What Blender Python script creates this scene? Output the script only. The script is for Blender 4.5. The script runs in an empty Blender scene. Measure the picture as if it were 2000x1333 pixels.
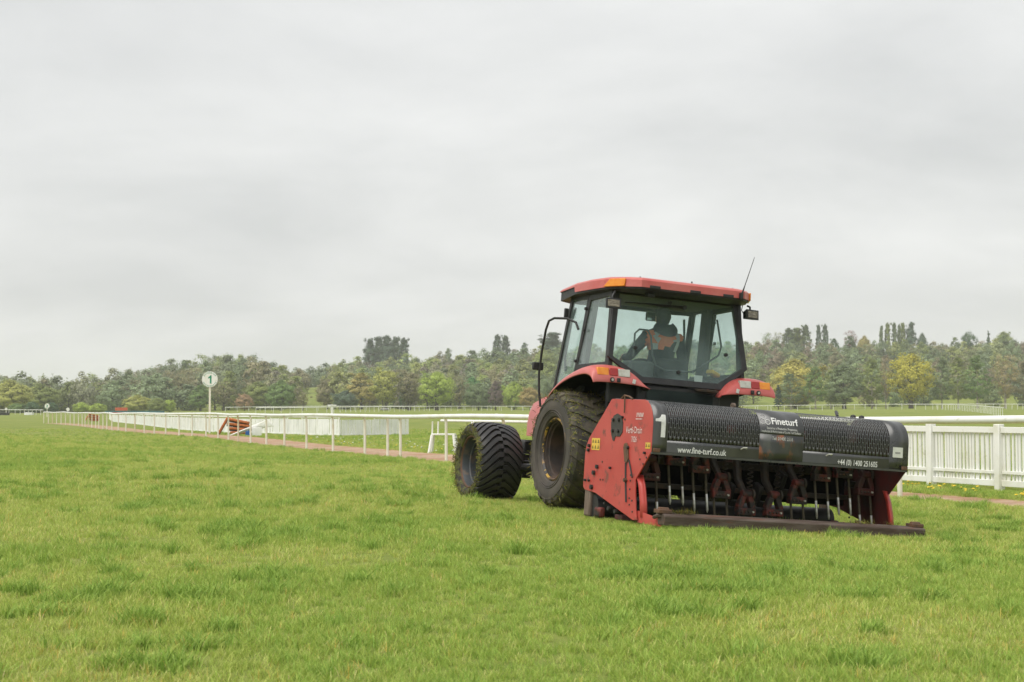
import bpy, bmesh, math, random
import numpy as np
from mathutils import Vector, Matrix, Euler, noise as mnoise
R_ = math.radians
scene = bpy.context.scene

# ------------------------------------------------------------------ camera
F_PX = 2778.0                       # focal length in pixels of the 2000 px wide photograph (50 mm on 36 mm)
EYE = 0.98
PITCH = math.atan(138.2 / F_PX)
cam_data = bpy.data.cameras.new('camera')
cam_data.lens = 50.0
cam_data.sensor_width = 36.0
cam_data.clip_start = 0.1
cam_data.clip_end = 6000
cam_data.dof.use_dof = True
cam_data.dof.focus_distance = 14.5
cam_data.dof.aperture_fstop = 7.0
cam = bpy.data.objects.new('camera', cam_data)
scene.collection.objects.link(cam)
cam.location = (0, 0, EYE)
cam.rotation_euler = (math.pi / 2 + PITCH, 0, 0)
scene.camera = cam

# ------------------------------------------------------------------ sky, sun, exposure
SUN_EL, SUN_AZ = 58.0, -130.0      # azimuth clockwise from +Y (the view direction): high, behind and to the left
world = bpy.data.worlds.new('World')
scene.world = world
world.use_nodes = True
wt = world.node_tree
wt.nodes.clear()
def wn(t, **k):
    n = wt.nodes.new(t)
    for a, b in k.items(): setattr(n, a, b)
    return n
w_out = wn('ShaderNodeOutputWorld'); w_bg = wn('ShaderNodeBackground')
sky = wn('ShaderNodeTexSky', sky_type='NISHITA', sun_disc=False)
sky.sun_elevation = R_(SUN_EL); sky.sun_rotation = R_(SUN_AZ)
sky.air_density = 1.5; sky.dust_density = 3.0
tc = wn('ShaderNodeTexCoord')
sep = wn('ShaderNodeSeparateXYZ')
zc = wn('ShaderNodeMath', operation='ABSOLUTE')
za = wn('ShaderNodeMath', operation='ADD'); za.inputs[1].default_value = 0.34
dv = wn('ShaderNodeVectorMath', operation='DIVIDE')
cmb = wn('ShaderNodeCombineXYZ')
wt.links.new(tc.outputs['Generated'], sep.inputs[0])
wt.links.new(sep.outputs['Z'], zc.inputs[0]); wt.links.new(zc.outputs[0], za.inputs[0])
for i in range(3): wt.links.new(za.outputs[0], cmb.inputs[i])
wt.links.new(tc.outputs['Generated'], dv.inputs[0]); wt.links.new(cmb.outputs[0], dv.inputs[1])
mp = wn('ShaderNodeMapping'); mp.inputs['Scale'].default_value = (1.5, 2.0, 0.0); mp.inputs['Location'].default_value = (2.3, 1.9, 0)
wt.links.new(dv.outputs[0], mp.inputs['Vector'])
cn = wn('ShaderNodeTexNoise'); cn.inputs['Scale'].default_value = 1.0; cn.inputs['Detail'].default_value = 7.0
cn.inputs['Roughness'].default_value = 0.55; cn.inputs['Distortion'].default_value = 0.25
wt.links.new(mp.outputs[0], cn.inputs['Vector'])
cr = wn('ShaderNodeValToRGB')
cr.color_ramp.elements[0].position = 0.33; cr.color_ramp.elements[0].color = (0.350, 0.356, 0.359, 1)
cr.color_ramp.elements[1].position = 0.66; cr.color_ramp.elements[1].color = (0.462, 0.465, 0.464, 1)
wt.links.new(cn.outputs['Fac'], cr.inputs[0])
skm = wn('ShaderNodeVectorMath', operation='SCALE'); skm.inputs['Scale'].default_value = 0.06
wt.links.new(sky.outputs[0], skm.inputs[0])
mx = wn('ShaderNodeMix', data_type='RGBA'); mx.inputs['Factor'].default_value = 0.96
wt.links.new(skm.outputs[0], mx.inputs['A']); wt.links.new(cr.outputs[0], mx.inputs['B'])
wt.links.new(mx.outputs['Result'], w_bg.inputs['Color'])
w_bg.inputs['Strength'].default_value = 1.0
wt.links.new(w_bg.outputs[0], w_out.inputs[0])

sun_d = bpy.data.lights.new('sun', 'SUN'); sun_d.energy = 1.5; sun_d.angle = R_(55); sun_d.color = (1.0, 0.965, 0.91)
sun = bpy.data.objects.new('sun', sun_d); scene.collection.objects.link(sun)
sd = Vector((math.sin(R_(SUN_AZ)) * math.cos(R_(SUN_EL)), math.cos(R_(SUN_AZ)) * math.cos(R_(SUN_EL)), math.sin(R_(SUN_EL))))
sun.rotation_euler = sd.to_track_quat('Z', 'Y').to_euler(); sun.location = sd * 60

vs = scene.view_settings
scene.display_settings.display_device = 'sRGB'
vs.view_transform = 'Standard'; vs.look = 'None'; vs.gamma = 1.0; vs.use_curve_mapping = False
vs.exposure = 1.0
cyc = scene.cycles
cyc.max_bounces = 8; cyc.volume_bounces = 3; cyc.transparent_max_bounces = 16; cyc.caustics_reflective = False; cyc.caustics_refractive = False
cyc.use_denoising = True

# ------------------------------------------------------------------ materials
MAT = {}
def new_mat(name):
    m = bpy.data.materials.new(name); m.use_nodes = True
    t = m.node_tree; b = t.nodes.get('Principled BSDF')
    MAT[name] = m
    return m, t, b
def lk(t, a, b): t.links.new(a, b)
def pmat(name, col, rough=0.6, metal=0.0, col2=None, scale=5.0, amt=(0.45, 0.65), detail=6.0, bump=0.0, bscale=None,
         col3=None, scale3=2.0, amt3=(0.55, 0.7), stretch=None, spec=0.5, rough2=None, coat=0.0):
    """principled colour with up to two noise-masked second colours (wear, dirt) and a fine bump"""
    m, t, b = new_mat(name)
    b.inputs['Roughness'].default_value = rough; b.inputs['Metallic'].default_value = metal
    b.inputs['Specular IOR Level'].default_value = spec
    if coat: b.inputs['Coat Weight'].default_value = coat; b.inputs['Coat Roughness'].default_value = 0.25
    tc = t.nodes.new('ShaderNodeTexCoord'); vec = tc.outputs['Object']
    if stretch:
        mp = t.nodes.new('ShaderNodeMapping'); mp.inputs['Scale'].default_value = stretch
        lk(t, vec, mp.inputs['Vector']); vec = mp.outputs[0]
    cur = None
    def layer(c_in, c2, sc, am):
        n = t.nodes.new('ShaderNodeTexNoise'); n.inputs['Scale'].default_value = sc; n.inputs['Detail'].default_value = detail
        n.inputs['Roughness'].default_value = 0.62
        lk(t, vec, n.inputs['Vector'])
        r = t.nodes.new('ShaderNodeMapRange'); r.inputs['From Min'].default_value = am[0]; r.inputs['From Max'].default_value = am[1]
        lk(t, n.outputs['Fac'], r.inputs['Value'])
        x = t.nodes.new('ShaderNodeMix'); x.data_type = 'RGBA'
        lk(t, r.outputs[0], x.inputs['Factor'])
        if c_in is None: x.inputs['A'].default_value = (*col, 1)
        else: lk(t, c_in, x.inputs['A'])
        x.inputs['B'].default_value = (*c2, 1)
        return x.outputs['Result'], r.outputs[0]
    fac = None
    if col2 is not None: cur, fac = layer(None, col2, scale, amt)
    if col3 is not None: cur, fac3 = layer(cur, col3, scale3, amt3)
    if cur is None: b.inputs['Base Color'].default_value = (*col, 1)
    else: lk(t, cur, b.inputs['Base Color'])
    if rough2 is not None and fac is not None:
        r = t.nodes.new('ShaderNodeMapRange'); r.inputs['To Min'].default_value = rough; r.inputs['To Max'].default_value = rough2
        lk(t, fac, r.inputs['Value']); lk(t, r.outputs[0], b.inputs['Roughness'])
    if bump:
        n = t.nodes.new('ShaderNodeTexNoise'); n.inputs['Scale'].default_value = bscale or scale * 6; n.inputs['Detail'].default_value = 4
        lk(t, vec, n.inputs['Vector'])
        bp = t.nodes.new('ShaderNodeBump'); bp.inputs['Strength'].default_value = bump; bp.inputs['Distance'].default_value = 0.01
        lk(t, n.outputs['Fac'], bp.inputs['Height']); lk(t, bp.outputs[0], b.inputs['Normal'])
    return m
pmat('red_paint', (0.43, 0.044, 0.034), 0.42, col2=(0.50, 0.090, 0.072), scale=3.0, amt=(0.4, 0.7), col3=(0.13, 0.045, 0.032), scale3=7, amt3=(0.58, 0.70), bump=0.05, bscale=60, rough2=0.6)
pmat('faded_red', (0.49, 0.080, 0.070), 0.34, col2=(0.56, 0.17, 0.15), scale=2.5, amt=(0.35, 0.7), col3=(0.30, 0.05, 0.045), scale3=14, amt3=(0.62, 0.75), rough2=0.5, coat=0.15)
pmat('shaded_dirty_red', (0.085, 0.013, 0.012), 0.6, col2=(0.035, 0.022, 0.018), scale=4, amt=(0.38, 0.62), bump=0.15)  # red darkened to paint in the shade under the hood, with dirt patches
pmat('arm_red', (0.17, 0.028, 0.020), 0.6, col2=(0.02, 0.015, 0.013), scale=9, amt=(0.36, 0.54), bump=0.3, bscale=40)
pmat('black_cover', (0.026, 0.028, 0.029), 0.27, spec=0.8, coat=0.25, col2=(0.05, 0.05, 0.048), scale=3.5, amt=(0.4, 0.7), rough2=0.36, bump=0.03, bscale=50)
pmat('rusty_cover', (0.026, 0.028, 0.029), 0.28, spec=0.8, col2=(0.055, 0.060, 0.050), scale=5.0, amt=(0.45, 0.65), col3=(0.20, 0.065, 0.02), scale3=6.5, amt3=(0.54, 0.64), stretch=(1.6, 1, 0.7), rough2=0.6)
pmat('black_metal', (0.012, 0.012, 0.013), 0.45, col2=(0.035, 0.030, 0.026), scale=8, amt=(0.45, 0.7), rough2=0.7)
pmat('black_plastic', (0.014, 0.014, 0.015), 0.5, col2=(0.03, 0.03, 0.03), scale=10, amt=(0.4, 0.7))
pmat('dark_interior', (0.060, 0.066, 0.066), 0.7, col2=(0.085, 0.09, 0.09), scale=6)
pmat('greasy_steel', (0.035, 0.028, 0.022), 0.55, col2=(0.10, 0.055, 0.03), scale=12, amt=(0.5, 0.68), bump=0.3)
pmat('tyre_tread', (0.010, 0.010, 0.010), 0.62, col2=(0.045, 0.038, 0.028), scale=5, amt=(0.46, 0.68), bump=0.25, bscale=45)
pmat('tyre_lug', (0.026, 0.026, 0.027), 0.45, col2=(0.040, 0.038, 0.036), scale=6, amt=(0.42, 0.66), bump=0.15, bscale=60)
pmat('tyre_muddy', (0.032, 0.029, 0.025), 0.75, col2=(0.095, 0.078, 0.052), scale=6, amt=(0.40, 0.62), col3=(0.085, 0.095, 0.022), scale3=17, amt3=(0.56, 0.66), bump=0.5, bscale=35)
pmat('tyre_sidewall', (0.085, 0.071, 0.058), 0.8, col2=(0.050, 0.044, 0.038), scale=3.5, amt=(0.4, 0.65), bump=0.15, bscale=60)
pmat('mossy_sidewall', (0.032, 0.028, 0.022), 0.8, col2=(0.10, 0.105, 0.022), scale=16, amt=(0.45, 0.58), bump=0.6, bscale=50)
pmat('rim_worn', (0.020, 0.018, 0.016), 0.5, col2=(0.40, 0.24, 0.03), scale=8, amt=(0.49, 0.54), col3=(0.13, 0.075, 0.045), scale3=5, amt3=(0.5, 0.62), bump=0.2)
pmat('rim_rust', (0.022, 0.016, 0.013), 0.75, col2=(0.065, 0.038, 0.025), scale=5, amt=(0.42, 0.65), bump=0.2)
pmat('rim_grey', (0.055, 0.062, 0.068), 0.45, col2=(0.16, 0.11, 0.07), scale=5, amt=(0.5, 0.62))
pmat('tine_stem', (0.075, 0.060, 0.033), 0.65, col2=(0.035, 0.028, 0.02), scale=20, bump=0.2)
pmat('tine_tip', (0.62, 0.62, 0.61), 0.32, metal=0.85, col2=(0.35, 0.33, 0.30), scale=18)
pmat('bar_brown', (0.060, 0.038, 0.027), 0.7, col2=(0.105, 0.080, 0.065), scale=6, amt=(0.42, 0.62), col3=(0.13, 0.055, 0.032), scale3=4, amt3=(0.56, 0.66), bump=0.35, bscale=40, stretch=(0.5, 3, 3))
pmat('worn_wood', (0.17, 0.125, 0.095), 0.8, col2=(0.09, 0.065, 0.05), scale=10, stretch=(4, 4, 0.7), bump=0.3)
pmat('oxide_brown', (0.13, 0.065, 0.035), 0.75, col2=(0.07, 0.045, 0.03), scale=14, bump=0.3)
pmat('patch_dark', (0.040, 0.038, 0.034), 0.7, col2=(0.07, 0.06, 0.05), scale=16)
pmat('amber_lens', (0.75, 0.22, 0.008), 0.22, col2=(0.80, 0.30, 0.02), scale=12, coat=0.4)
pmat('red_lens', (0.34, 0.012, 0.008), 0.2, coat=0.4)
pmat('clear_lens', (0.52, 0.52, 0.46), 0.25, col2=(0.42, 0.41, 0.34), scale=20, coat=0.4)
pmat('lamp_glass', (0.13, 0.11, 0.075), 0.2, col2=(0.30, 0.26, 0.19), scale=18, stretch=(1, 1, 4), coat=0.5)
pmat('white_letter', (0.74, 0.74, 0.73), 0.55, col2=(0.60, 0.60, 0.58), scale=25)
pmat('dull_letter', (0.55, 0.55, 0.54), 0.55, col2=(0.30, 0.30, 0.30), scale=25)
pmat('pink_letter', (0.70, 0.56, 0.54), 0.6, col2=(0.55, 0.28, 0.26), scale=30)
pmat('yellow_sticker', (0.72, 0.47, 0.05), 0.5, col2=(0.60, 0.40, 0.08), scale=20)
pmat('black_print', (0.02, 0.02, 0.02), 0.6)
pmat('paper_white', (0.68, 0.69, 0.64), 0.6, col2=(0.58, 0.59, 0.54), scale=15)
pmat('green_print', (0.004, 0.24, 0.13), 0.5)
pmat('white_plastic', (0.82, 0.82, 0.79), 0.38, col2=(0.66, 0.65, 0.53), scale=1.7, amt=(0.48, 0.74), col3=(0.52, 0.52, 0.40), scale3=6, amt3=(0.62, 0.74), bump=0.03)
pmat('cream_plastic', (0.78, 0.745, 0.64), 0.42, col2=(0.66, 0.58, 0.43), scale=2.5, amt=(0.5, 0.75))
pmat('cream_dirty', (0.62, 0.50, 0.34), 0.5, col2=(0.72, 0.66, 0.54), scale=3)
pmat('shade_black', (0.005, 0.005, 0.005), 0.95, spec=0.1)  # near-black colour painting the shade inside the aerator
pmat('white_sheet', (0.86, 0.86, 0.845), 0.5, col2=(0.74, 0.75, 0.72), scale=1.2)
pmat('orange_pad', (0.52, 0.15, 0.035), 0.6, col2=(0.28, 0.075, 0.02), scale=5, amt=(0.45, 0.7))
pmat('birch_twigs', (0.05, 0.032, 0.02), 0.85, col2=(0.09, 0.06, 0.04), scale=14, bump=0.6)
pmat('blue_plastic', (0.012, 0.10, 0.33), 0.45)
pmat('teal_board', (0.02, 0.11, 0.12), 0.55, col2=(0.035, 0.15, 0.16), scale=0.7)
pmat('red_board', (0.50, 0.05, 0.035), 0.55)
pmat('orange_board', (0.50, 0.09, 0.03), 0.55)
pmat('jacket', (0.012, 0.014, 0.020), 0.85, col2=(0.022, 0.024, 0.032), scale=12, bump=0.3)
pmat('hivis', (0.72, 0.16, 0.045), 0.65, col2=(0.78, 0.20, 0.06), scale=10)
pmat('reflective', (0.40, 0.42, 0.42), 0.4)
pmat('skin', (0.42, 0.24, 0.17), 0.55)
pmat('hair', (0.030, 0.026, 0.022), 0.8, col2=(0.06, 0.055, 0.05), scale=60)
pmat('trousers', (0.02, 0.022, 0.028), 0.9)
pmat('seat_fabric', (0.014, 0.015, 0.015), 0.9, col2=(0.024, 0.025, 0.025), scale=20)
pmat('mirror_glass', (0.30, 0.36, 0.32), 0.06, metal=1.0)
pmat('bark', (0.060, 0.050, 0.040), 0.9, col2=(0.10, 0.085, 0.068), scale=2.0, bump=0.4)
pmat('bark_pale', (0.36, 0.32, 0.27), 0.85, col2=(0.12, 0.095, 0.08), scale=1.2, amt=(0.5, 0.62))
pmat('path_earth', (0.36, 0.205, 0.115), 0.95, col2=(0.45, 0.33, 0.225), scale=1.3, amt=(0.4, 0.65), col3=(0.16, 0.12, 0.065), scale3=3.5, amt3=(0.58, 0.68), bump=0.5, bscale=25)
pmat('grey_stone', (0.30, 0.30, 0.28), 0.9, col2=(0.2, 0.2, 0.19), scale=2)
pmat('petal_yellow', (0.72, 0.50, 0.02), 0.6)
pmat('petal_white', (0.72, 0.72, 0.68), 0.6)

def glass_mat(name, tint, dust_sheen=0.05):
    m, t, b = new_mat(name)
    t.nodes.remove(b)
    out = t.nodes['Material Output']
    tr = t.nodes.new('ShaderNodeBsdfTransparent'); tr.inputs[0].default_value = (*tint, 1)
    gl = t.nodes.new('ShaderNodeBsdfGlossy'); gl.inputs['Roughness'].default_value = 0.03
    fr0 = t.nodes.new('ShaderNodeLayerWeight'); fr0.inputs['Blend'].default_value = 0.5
    fr = t.nodes.new('ShaderNodeMath'); fr.operation = 'POWER'; fr.inputs[1].default_value = 4.0; lk(t, fr0.outputs['Facing'], fr.inputs[0])
    m1 = t.nodes.new('ShaderNodeMixShader'); lk(t, fr.outputs[0], m1.inputs[0]); lk(t, tr.outputs[0], m1.inputs[1]); lk(t, gl.outputs[0], m1.inputs[2])
    df = t.nodes.new('ShaderNodeBsdfDiffuse'); df.inputs[0].default_value = (0.55, 0.70, 0.68, 1)  # dust film that also paints the milky sky reflection on the panes
    tcn = t.nodes.new('ShaderNodeTexCoord'); n = t.nodes.new('ShaderNodeTexNoise'); n.inputs['Scale'].default_value = 3.0; n.inputs['Detail'].default_value = 6
    lk(t, tcn.outputs['Object'], n.inputs['Vector'])
    r = t.nodes.new('ShaderNodeMapRange'); r.inputs['From Min'].default_value = 0.3; r.inputs['From Max'].default_value = 0.75
    r.inputs['To Min'].default_value = dust_sheen * 0.5; r.inputs['To Max'].default_value = dust_sheen * 1.6
    lk(t, n.outputs['Fac'], r.inputs['Value'])
    m2 = t.nodes.new('ShaderNodeMixShader'); lk(t, r.outputs[0], m2.inputs[0]); lk(t, m1.outputs[0], m2.inputs[1]); lk(t, df.outputs[0], m2.inputs[2])
    lk(t, m2.outputs[0], out.inputs['Surface'])
    return m
glass_mat('cab_glass', (0.925, 0.975, 0.965), 0.085)
glass_mat('dark_glass', (0.25, 0.33, 0.30), 0.05)

def leaf_mat(name, attr, rough=0.6, trans=0.25, objcol=True):
    m, t, b = new_mat(name)
    a = t.nodes.new('ShaderNodeAttribute'); a.attribute_name = attr
    col = a.outputs['Color']
    if objcol:
        oi = t.nodes.new('ShaderNodeObjectInfo')
        mm = t.nodes.new('ShaderNodeMix'); mm.data_type = 'RGBA'; mm.blend_type = 'MULTIPLY'; mm.inputs['Factor'].default_value = 1.0
        lk(t, col, mm.inputs['A']); lk(t, oi.outputs['Color'], mm.inputs['B']); col = mm.outputs['Result']
    lk(t, col, b.inputs['Base Color'])
    b.inputs['Roughness'].default_value = rough; b.inputs['Specular IOR Level'].default_value = 0.25
    tl = t.nodes.new('ShaderNodeBsdfTranslucent'); lk(t, col, tl.inputs[0])
    ms = t.nodes.new('ShaderNodeMixShader'); ms.inputs[0].default_value = trans
    out = t.nodes['Material Output']
    lk(t, b.outputs[0], ms.inputs[1]); lk(t, tl.outputs[0], ms.inputs[2]); lk(t, ms.outputs[0], out.inputs['Surface'])
    return m
leaf_mat('foliage', 'leafcol', 0.6, 0.35)
leaf_mat('grass_blade', 'gcol', 0.5, 0.28, objcol=False)

# ------------------------------------------------------------------ helpers
OFF = {}
class MB:
    """collects shapes and links them as ONE mesh object"""
    def __init__(s): s.v = []; s.f = []; s.m = []; s.mi = 0
    def add(s, verts, faces):
        o = len(s.v); s.v.extend([tuple(p) for p in verts])
        for f in faces: s.f.append([i + o for i in f]); s.m.append(s.mi)
        return s
    def box(s, c, d, rot=None):
        hx, hy, hz = d[0] / 2, d[1] / 2, d[2] / 2
        vs_ = [Vector((x, y, z)) for x in (-hx, hx) for y in (-hy, hy) for z in (-hz, hz)]
        if rot is not None:
            M_ = Euler(rot).to_matrix() if not isinstance(rot, Matrix) else rot
            vs_ = [M_ @ p for p in vs_]
        c = Vector(c)
        return s.add([p + c for p in vs_], [(0, 1, 3, 2), (4, 6, 7, 5), (0, 4, 5, 1), (2, 3, 7, 6), (0, 2, 6, 4), (1, 5, 7, 3)])
    def prism(s, poly, axis, a, b):
        """polygon in the two other axes (in order), extruded along axis from a to b"""
        def P(u, v, w): return {'x': (w, u, v), 'y': (u, w, v), 'z': (u, v, w)}[axis]
        n = len(poly)
        vs_ = [P(u, v, a) for u, v in poly] + [P(u, v, b) for u, v in poly]
        fs = [list(range(n))[::-1], list(range(n, 2 * n))] + [[i, (i + 1) % n, n + (i + 1) % n, n + i] for i in range(n)]
        return s.add(vs_, fs)
    def tube(s, path, r, n=8, closed=False):
        path = [Vector(p) for p in path]; m = len(path)
        rs = r if isinstance(r, (list, tuple)) else [r] * m
        rings = []; up = None
        for i, p in enumerate(path):
            if closed: t = (path[(i + 1) % m] - path[i - 1]).normalized()
            else: t = (path[min(i + 1, m - 1)] - path[max(i - 1, 0)]).normalized()
            if up is None:
                up = Vector((0, 0, 1)) if abs(t.z) < 0.9 else Vector((1, 0, 0))
            a = t.cross(up)
            if a.length < 1e-5: a = t.cross(Vector((0, 1, 0)))
            a.normalize(); up = a.cross(t).normalized()
            rings.append([p + (a * math.cos(2 * math.pi * k / n) + up * math.sin(2 * math.pi * k / n)) * rs[i] for k in range(n)])
        vs_ = [q for g in rings for q in g]; fs = []
        for i in range(m if closed else m - 1):
            j = (i + 1) % m
            for k in range(n): fs.append([i * n + k, i * n + (k + 1) % n, j * n + (k + 1) % n, j * n + k])
        if not closed: fs.append(list(range(n))[::-1]); fs.append([(m - 1) * n + k for k in range(n)])
        return s.add(vs_, fs)
    def lathe(s, prof, n, c=(0, 0, 0), axis='x', closed=False):
        """profile of (offset along axis, radius)"""
        c = Vector(c); vs_ = []
        for k in range(n):
            a = 2 * math.pi * k / n; ca, sa = math.cos(a), math.sin(a)
            for u, r in prof:
                p = {'x': (u, r * ca, r * sa), 'y': (r * ca, u, r * sa), 'z': (r * ca, r * sa, u)}[axis]
                vs_.append(c + Vector(p))
        m = len(prof); fs = []
        for k in range(n):
            k2 = (k + 1) % n
            for i in range(m if closed else m - 1):
                j = (i + 1) % m
                fs.append([k * m + i, k2 * m + i, k2 * m + j, k * m + j])
        return s.add(vs_, fs)
    def cyl(s, a, b, r, n=12, r2=None): return s.tube([a, b], [r, r if r2 is None else r2], n)
    def ring(s, outer, inner, d):
        """frame between two matching 3D outlines with thickness vector d"""
        d = Vector(d); n = len(outer)
        O1 = [Vector(p) for p in outer]; I1 = [Vector(p) for p in inner]
        vs_ = O1 + I1 + [p + d for p in O1] + [p + d for p in I1]; fs = []
        for i in range(n):
            j = (i + 1) % n
            fs += [[i, j, n + j, n + i], [2 * n + j, 2 * n + i, 3 * n + i, 3 * n + j], [j, i, 2 * n + i, 2 * n + j], [n + i, n + j, 3 * n + j, 3 * n + i]]
        return s.add(vs_, fs)
    def slab(s, poly, d):
        """3D polygon with thickness vector d"""
        n = len(poly); P = [Vector(p) for p in poly]; d = Vector(d)
        return s.add(P + [p + d for p in P], [list(range(n)), list(range(2 * n - 1, n - 1, -1))] + [[(i + 1) % n, i, n + i, n + (i + 1) % n] for i in range(n)])
    def grid(s, rows):
        m = len(rows[0]); vs_ = [p for r in rows for p in r]
        return s.add(vs_, [[i * m + j, i * m + j + 1, (i + 1) * m + j + 1, (i + 1) * m + j] for i in range(len(rows) - 1) for j in range(m - 1)])
    def build(s, name, mat, parent=None, bevel=0.0, smooth=35, recalc=True, solid=0.0, seg=2):
        me = bpy.data.meshes.new(name)
        off = OFF.get(parent.name, Vector()) if parent else Vector()
        me.from_pydata([(p[0] - off[0], p[1] - off[1], p[2] - off[2]) for p in s.v], [], s.f)
        mats = mat if isinstance(mat, (list, tuple)) else [mat]
        for q in mats: me.materials.append(MAT[q] if isinstance(q, str) else q)
        me.polygons.foreach_set('material_index', s.m)
        if recalc:
            bm = bmesh.new(); bm.from_mesh(me); bmesh.ops.recalc_face_normals(bm, faces=bm.faces); bm.to_mesh(me); bm.free()
        if smooth:
            me.polygons.foreach_set('use_smooth', [True] * len(me.polygons)); me.set_sharp_from_angle(angle=R_(smooth))
        me.update()
        o = bpy.data.objects.new(name, me); scene.collection.objects.link(o)
        if parent: o.parent = parent; OFF[o.name] = off
        if solid:
            q = o.modifiers.new('solid', 'SOLIDIFY'); q.thickness = solid; q.offset = -1
            if len(mats) > 1: q.material_offset = 1; q.material_offset_rim = 0
        if bevel:
            q = o.modifiers.new('bevel', 'BEVEL'); q.width = bevel; q.segments = seg; q.limit_method = 'ANGLE'; q.angle_limit = R_(40)
            q.harden_normals = False
        return o
def tag(o, label=None, cat=None, group=None, kind=None):
    if label: o['label'] = label
    if cat: o['category'] = cat
    if group: o['group'] = group
    if kind: o['kind'] = kind
    return o
def thing(name, label, cat, loc=(0, 0, 0), rot=(0, 0, 0), group=None, off=(0, 0, 0)):
    o = bpy.data.objects.new(name, None); scene.collection.objects.link(o)
    o.location = loc; o.rotation_euler = rot; o.empty_display_size = 0.2
    OFF[o.name] = Vector(off)
    return tag(o, label, cat, group)
def copy_tree(o, parent=None):
    c = o.copy(); scene.collection.objects.link(c); c.parent = parent
    OFF[c.name] = OFF.get(o.name, Vector())
    for ch in [q for q in bpy.data.objects if q.parent == o]: copy_tree(ch, c)
    return c
def text_geo(body, size, bold=0.0, sx=1.0, align='LEFT', cuts=0.0, spacing=1.0):
    """flat lettering as (verts, faces) in u, v"""
    cu = bpy.data.curves.new('lettering', 'FONT'); cu.body = body; cu.size = size; cu.align_x = align; cu.offset = bold; cu.resolution_u = 3
    cu.space_character = spacing
    ob = bpy.data.objects.new('lettering', cu); scene.collection.objects.link(ob)
    dg = bpy.context.evaluated_depsgraph_get()
    me = bpy.data.meshes.new_from_object(ob.evaluated_get(dg))
    bm = bmesh.new(); bm.from_mesh(me)
    if cuts:
        ys = [v.co.y for v in bm.verts]; y = min(ys) + cuts
        while y < max(ys):
            bmesh.ops.bisect_plane(bm, geom=bm.verts[:] + bm.edges[:] + bm.faces[:], plane_co=(0, y, 0), plane_no=(0, 1, 0)); y += cuts
    bm.verts.ensure_lookup_table(); bm.verts.index_update()
    vs_ = [(v.co.x * sx, v.co.y) for v in bm.verts]; fs = [[v.index for v in f.verts] for f in bm.faces]
    bm.free(); bpy.data.objects.remove(ob); bpy.data.curves.remove(cu); bpy.data.meshes.remove(me)
    return vs_, fs
def lettering(name, body, size, fn, mat, parent, **k):
    vs_, fs = text_geo(body, size, **k)
    m = MB(); m.add([fn(u, v) for u, v in vs_], fs)
    return m.build(name, mat, parent, smooth=0, recalc=False)
def at(x, y, Y):
    """world point seen at photograph pixel (x, y) at depth Y"""
    u = (x - 1000) / F_PX; v = (666.5 - y) / F_PX
    d = Vector((u, math.cos(PITCH) - v * math.sin(PITCH), math.sin(PITCH) + v * math.cos(PITCH)))
    return Vector((0, 0, EYE)) + d * (Y / d.y)

# ------------------------------------------------------------------ the ground
def sstep(a, b, x):
    t = min(1.0, max(0.0, (x - a) / (b - a))); return t * t * (3 - 2 * t)
HILL_U = [-0.80, -0.42, -0.36, -0.305, -0.27, -0.234, -0.198, -0.158, -0.126, -0.072, -0.018, 0.03, 0.18, 0.25, 0.36, 0.8]
HILL_A = [2, 1, 0, 0.5, 7.5, 13.5, 16, 10, 12.5, 15, 18, 22, 24, 23.5, 25, 25]
def hill_amp(u): return float(np.interp(u, HILL_U, HILL_A))
def gz(X, Y):
    n = 0.9 * X + 0.44 * Y
    z = -0.30 * sstep(5.0, 11.5, n)
    if Y > 100:
        u = X / max(Y, 1.0)
        far = 0.55 + 0.85 * sstep(-0.30, -0.12, u) + 0.55 * sstep(0.12, 0.30, u)
        z += (far + 0.3) * sstep(100, 430, Y)
        z += hill_amp(u) * sstep(430, 700, Y) * (1.0 - 0.25 * sstep(900, 1600, Y))
    return z
xs = sorted(set([0.0] + [s * v for s in (-1, 1) for v in list(np.arange(1.0, 40, 1.25)) + [42, 46, 52, 60, 70, 82, 96, 115, 140, 170, 205, 245, 290, 340, 400, 480, 580, 700, 900, 1200, 1700]]))
ys = [-400, -150, -60, -25, -10, -4, 0, 2] + list(np.arange(3.5, 60, 1.25)) + [62, 66, 72, 80, 90, 102, 118, 138, 160, 190, 220, 255, 295, 340, 385, 430, 460, 490, 520, 550, 580, 610, 640, 670, 700, 730, 760, 800, 860, 950, 1100, 1400, 2000, 3200]
m = MB(); m.grid([[(x, y, gz(x, y)) for x in xs] for y in ys])
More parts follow.
